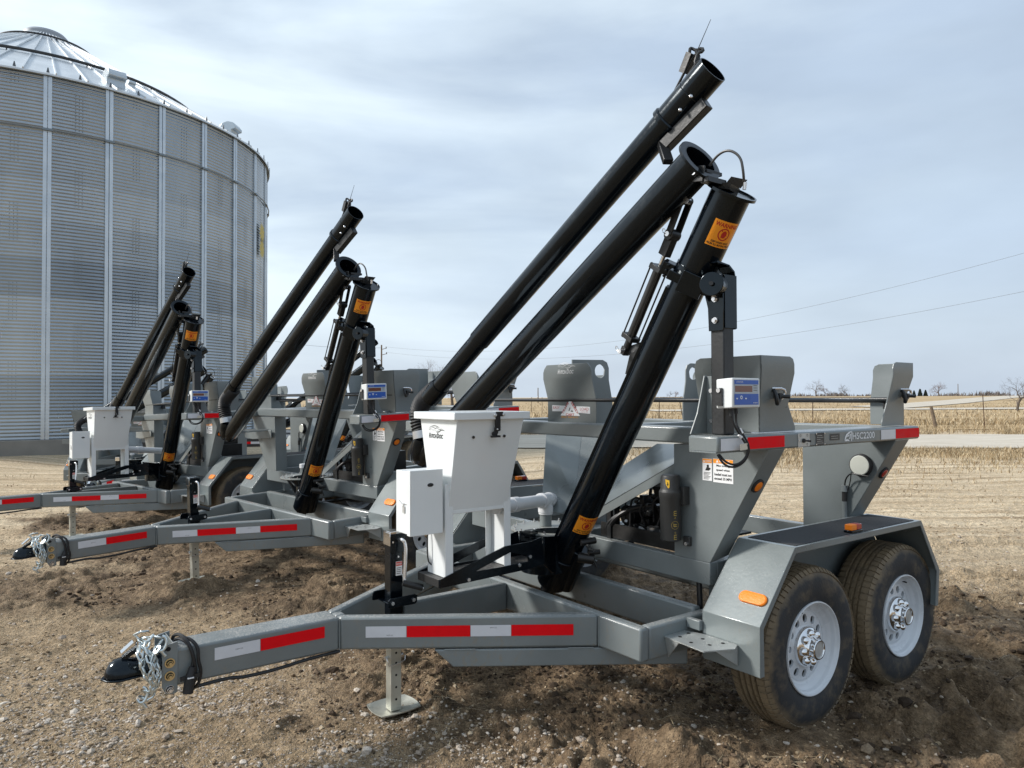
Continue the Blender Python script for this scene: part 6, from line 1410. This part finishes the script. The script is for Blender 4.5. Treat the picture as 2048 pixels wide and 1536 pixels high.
    # wind ring
    zr = 1.573+(795-258)/1444.2*20.75; m = MB(); m.path([(math.cos(i*dp/2)*(R+.09), math.sin(i*dp/2)*(R+.09), zr) for i in range(64)], .022, 8, closed=True)
    for k in range(32): a = ph+k*dp; m.obox((math.cos(a)*(R+.07), math.sin(a)*(R+.07), zr), V(math.cos(a), math.sin(a), 0)*.04, V(-math.sin(a), math.cos(a), 0)*.13, (0, 0, .03))
    m.build('wind_ring', mat('ring_steel', (.20, .23, .25), .45, .7), root)
    # conical ribbed roof
    sl_ = math.tan(R_(30)); rt = .62; nr = 64; m = MB(); Re = R+.12
    Zc = lambda r: H-.06+(Re-r)*sl_
    n = 192
    prof = [(Re, Zc(Re)-.05), (Re, Zc(Re)), (rt, Zc(rt))]
    m.lathe(prof, (0, 0, 0), (0, 0, 1), 128)
    roof = m.build('bin_roof', RF, root, ang=20)
    m = MB()
    for k in range(nr):
        a = ph+(k+.25)*2*math.pi/nr; r = V(math.cos(a), math.sin(a), 0); t = V(-r.y, r.x, 0); p, q = r*Re+V(0, 0, Zc(Re)+.02), r*(rt+.05)+V(0, 0, Zc(rt)+.02)
        if k % 2 == 0 or True: m.bar(p, q, .035, .055)
    m.build('roof_ribs', RF, roof, smooth=False)
    m = MB()
    for k in range(64):
        a = ph+k*math.pi/32; r = V(math.cos(a), math.sin(a), 0); t = V(-r.y, r.x, 0); p = r*(Re+.01)+V(0, 0, H+.06); m.add([p-t*.04-V(0, 0, .10), p+t*.04-V(0, 0, .10), p+t*.012+V(0, 0, .04), p-t*.012+V(0, 0, .04), p-t*.04-V(0, 0, .10)-r*.02, p+t*.04-V(0, 0, .10)-r*.02, p+t*.012+V(0, 0, .04)-r*.02, p-t*.012+V(0, 0, .04)-r*.02], [(0, 1, 2, 3), (7, 6, 5, 4), (0, 4, 5, 1), (1, 5, 6, 2), (2, 6, 7, 3), (3, 7, 4, 0)])
    m.build('eave_clips', mat('bolt_dark', (.12, .13, .14), .4, .7), roof)
    m = MB(); m.lathe([(rt+.14, Zc(rt)-.06), (rt+.14, Zc(rt)+.10), (rt+.05, Zc(rt)+.2), (.4, Zc(rt)+.25), (0, Zc(rt)+.27)], (0, 0, 0), (0, 0, 1), 48); m.build('roof_cap', mat('cap_steel', (.32, .34, .36), .45, .7), roof)
    for rho, nm in ((R*.69, 'roof_ring'), (R*.20, 'roof_ring')):
        m = MB(); m.path([(math.cos(i*2*math.pi/96)*rho, math.sin(i*2*math.pi/96)*rho, Zc(rho)+.10) for i in range(96)], .05 if rho > 3 else .035, 8, closed=True)
        for i in range(0, 96, 6): a = i*2*math.pi/96; m.cyl((math.cos(a)*rho, math.sin(a)*rho, Zc(rho)), (math.cos(a)*rho, math.sin(a)*rho, Zc(rho)+.10), .02, n=6)
        m.build(nm, mat('dark_pipe', (.045, .05, .055), .4, .3), roof)
    # roof vents
    for ka, dr in ((1.22, .62), (4.55, .62), (1.78, 1.3)):
        a, rho = ph+ka*dp, R-dr
        r = V(math.cos(a), math.sin(a), 0); t = V(-r.y, r.x, 0); s = .28 if dr < 1 else .12
        c = r*rho+V(0, 0, Zc(rho)); m = MB(); sec = [(-1.1, -.15), (-1.1, .9), (-.75, 1.35), (0, 1.55), (.75, 1.35), (1.1, .9), (1.1, .55), (.55, .4), (.55, -.4)]
        m.loft([[c+r*x*s+V(0, 0, z*s)+t*k*s*.95 for x, z in sec] for k in (-1, 1)]); m.build('roof_vent', mat('vent_steel', (.5, .55, .58), .35, .75), roof, bevel=.02)
    # yellow starburst sign high on the right side
    a = .075; m = MB(); YS = mat('sign_yellow', (.48, .37, .04), .5)
    def bf(u, v, k=.10): q = a+u/R; return V(math.cos(q)*(R+k), math.sin(q)*(R+k), v)
    za, zb = wz(503, 27), wz(437, 27); zm = (za+zb)/2
    for z, rr_ in ((za+.3, .42), (zb-.3, .42)):
        pts = []
        for i in range(24): q = 2*math.pi*i/24; k = rr_*(1 if i % 2 else .62); pts.append((k*math.cos(q)*.9, z+k*math.sin(q)))
        m.poly(lambda u, v: bf(u, v), pts, YS)
    m.quad(lambda u, v: bf(u, v, .095), -.22, .22, za+.35, zb-.35, mat('sign_dark', (.03, .04, .05), .5)); m.build('bin_emblem', YS, root, smooth=False)
grain_bin()

# ================================================================ low flatbed trailers behind the middle carts
def flatbed(x, y, rz, lb):
    o = empty('flatbed_trailer', (x, y, -.2), (0, 0, R_(rz))); tag(o, lb, 'flatbed trailer', 'black flatbed trailers behind the carts'); b = MB(); b.box(-3, 3, -1.1, 1.1, .70, .80); b.box(-3, 3, -1.12, -1.1, .62, .82); b.box(-3, 3, 1.1, 1.12, .62, .82); b.box(-4.2, -3, -.08, .08, .6, .72); b.build('deck', mat('trailer_black', (.03, .03, .032), .4), o, bevel=.01)
    b = MB()
    for i in range(10): b.quad(lambda u, v: V(u, -1.123, v), -2.9+i*.6, -2.62+i*.6, .69, .745, RED); b.quad(lambda u, v: V(u, -1.123, v), -2.62+i*.6, -2.34+i*.6, .69, .745, TAPEW)
    b.build('reflective_tape', None, o, smooth=False)
    for xx in (-.2, .75):
        b = MB(); b.cyl((xx, -1.05, .36), (xx, -.82, .36), .36, n=28); b.cyl((xx, -1.055, .36), (xx, -1.0, .36), .2, n=20, m=MATS['white_wheel_paint']); b.build('wheel', RUB, o, bevel=.03)
    b = MB(); b.box(-.7, 1.25, -1.3, -1.02, .76, .80); b.build('fender', mat('trailer_black', (.03, .03, .032), .4), o, bevel=.01); return o
flatbed(-5.1, 18.6, 14, 'nearer of two black flatbed trailers with red-white tape, seen under the middle cart')
flatbed(-6.0, 21.2, 10, 'farther of two black flatbed trailers with red-white tape, seen under the middle cart')
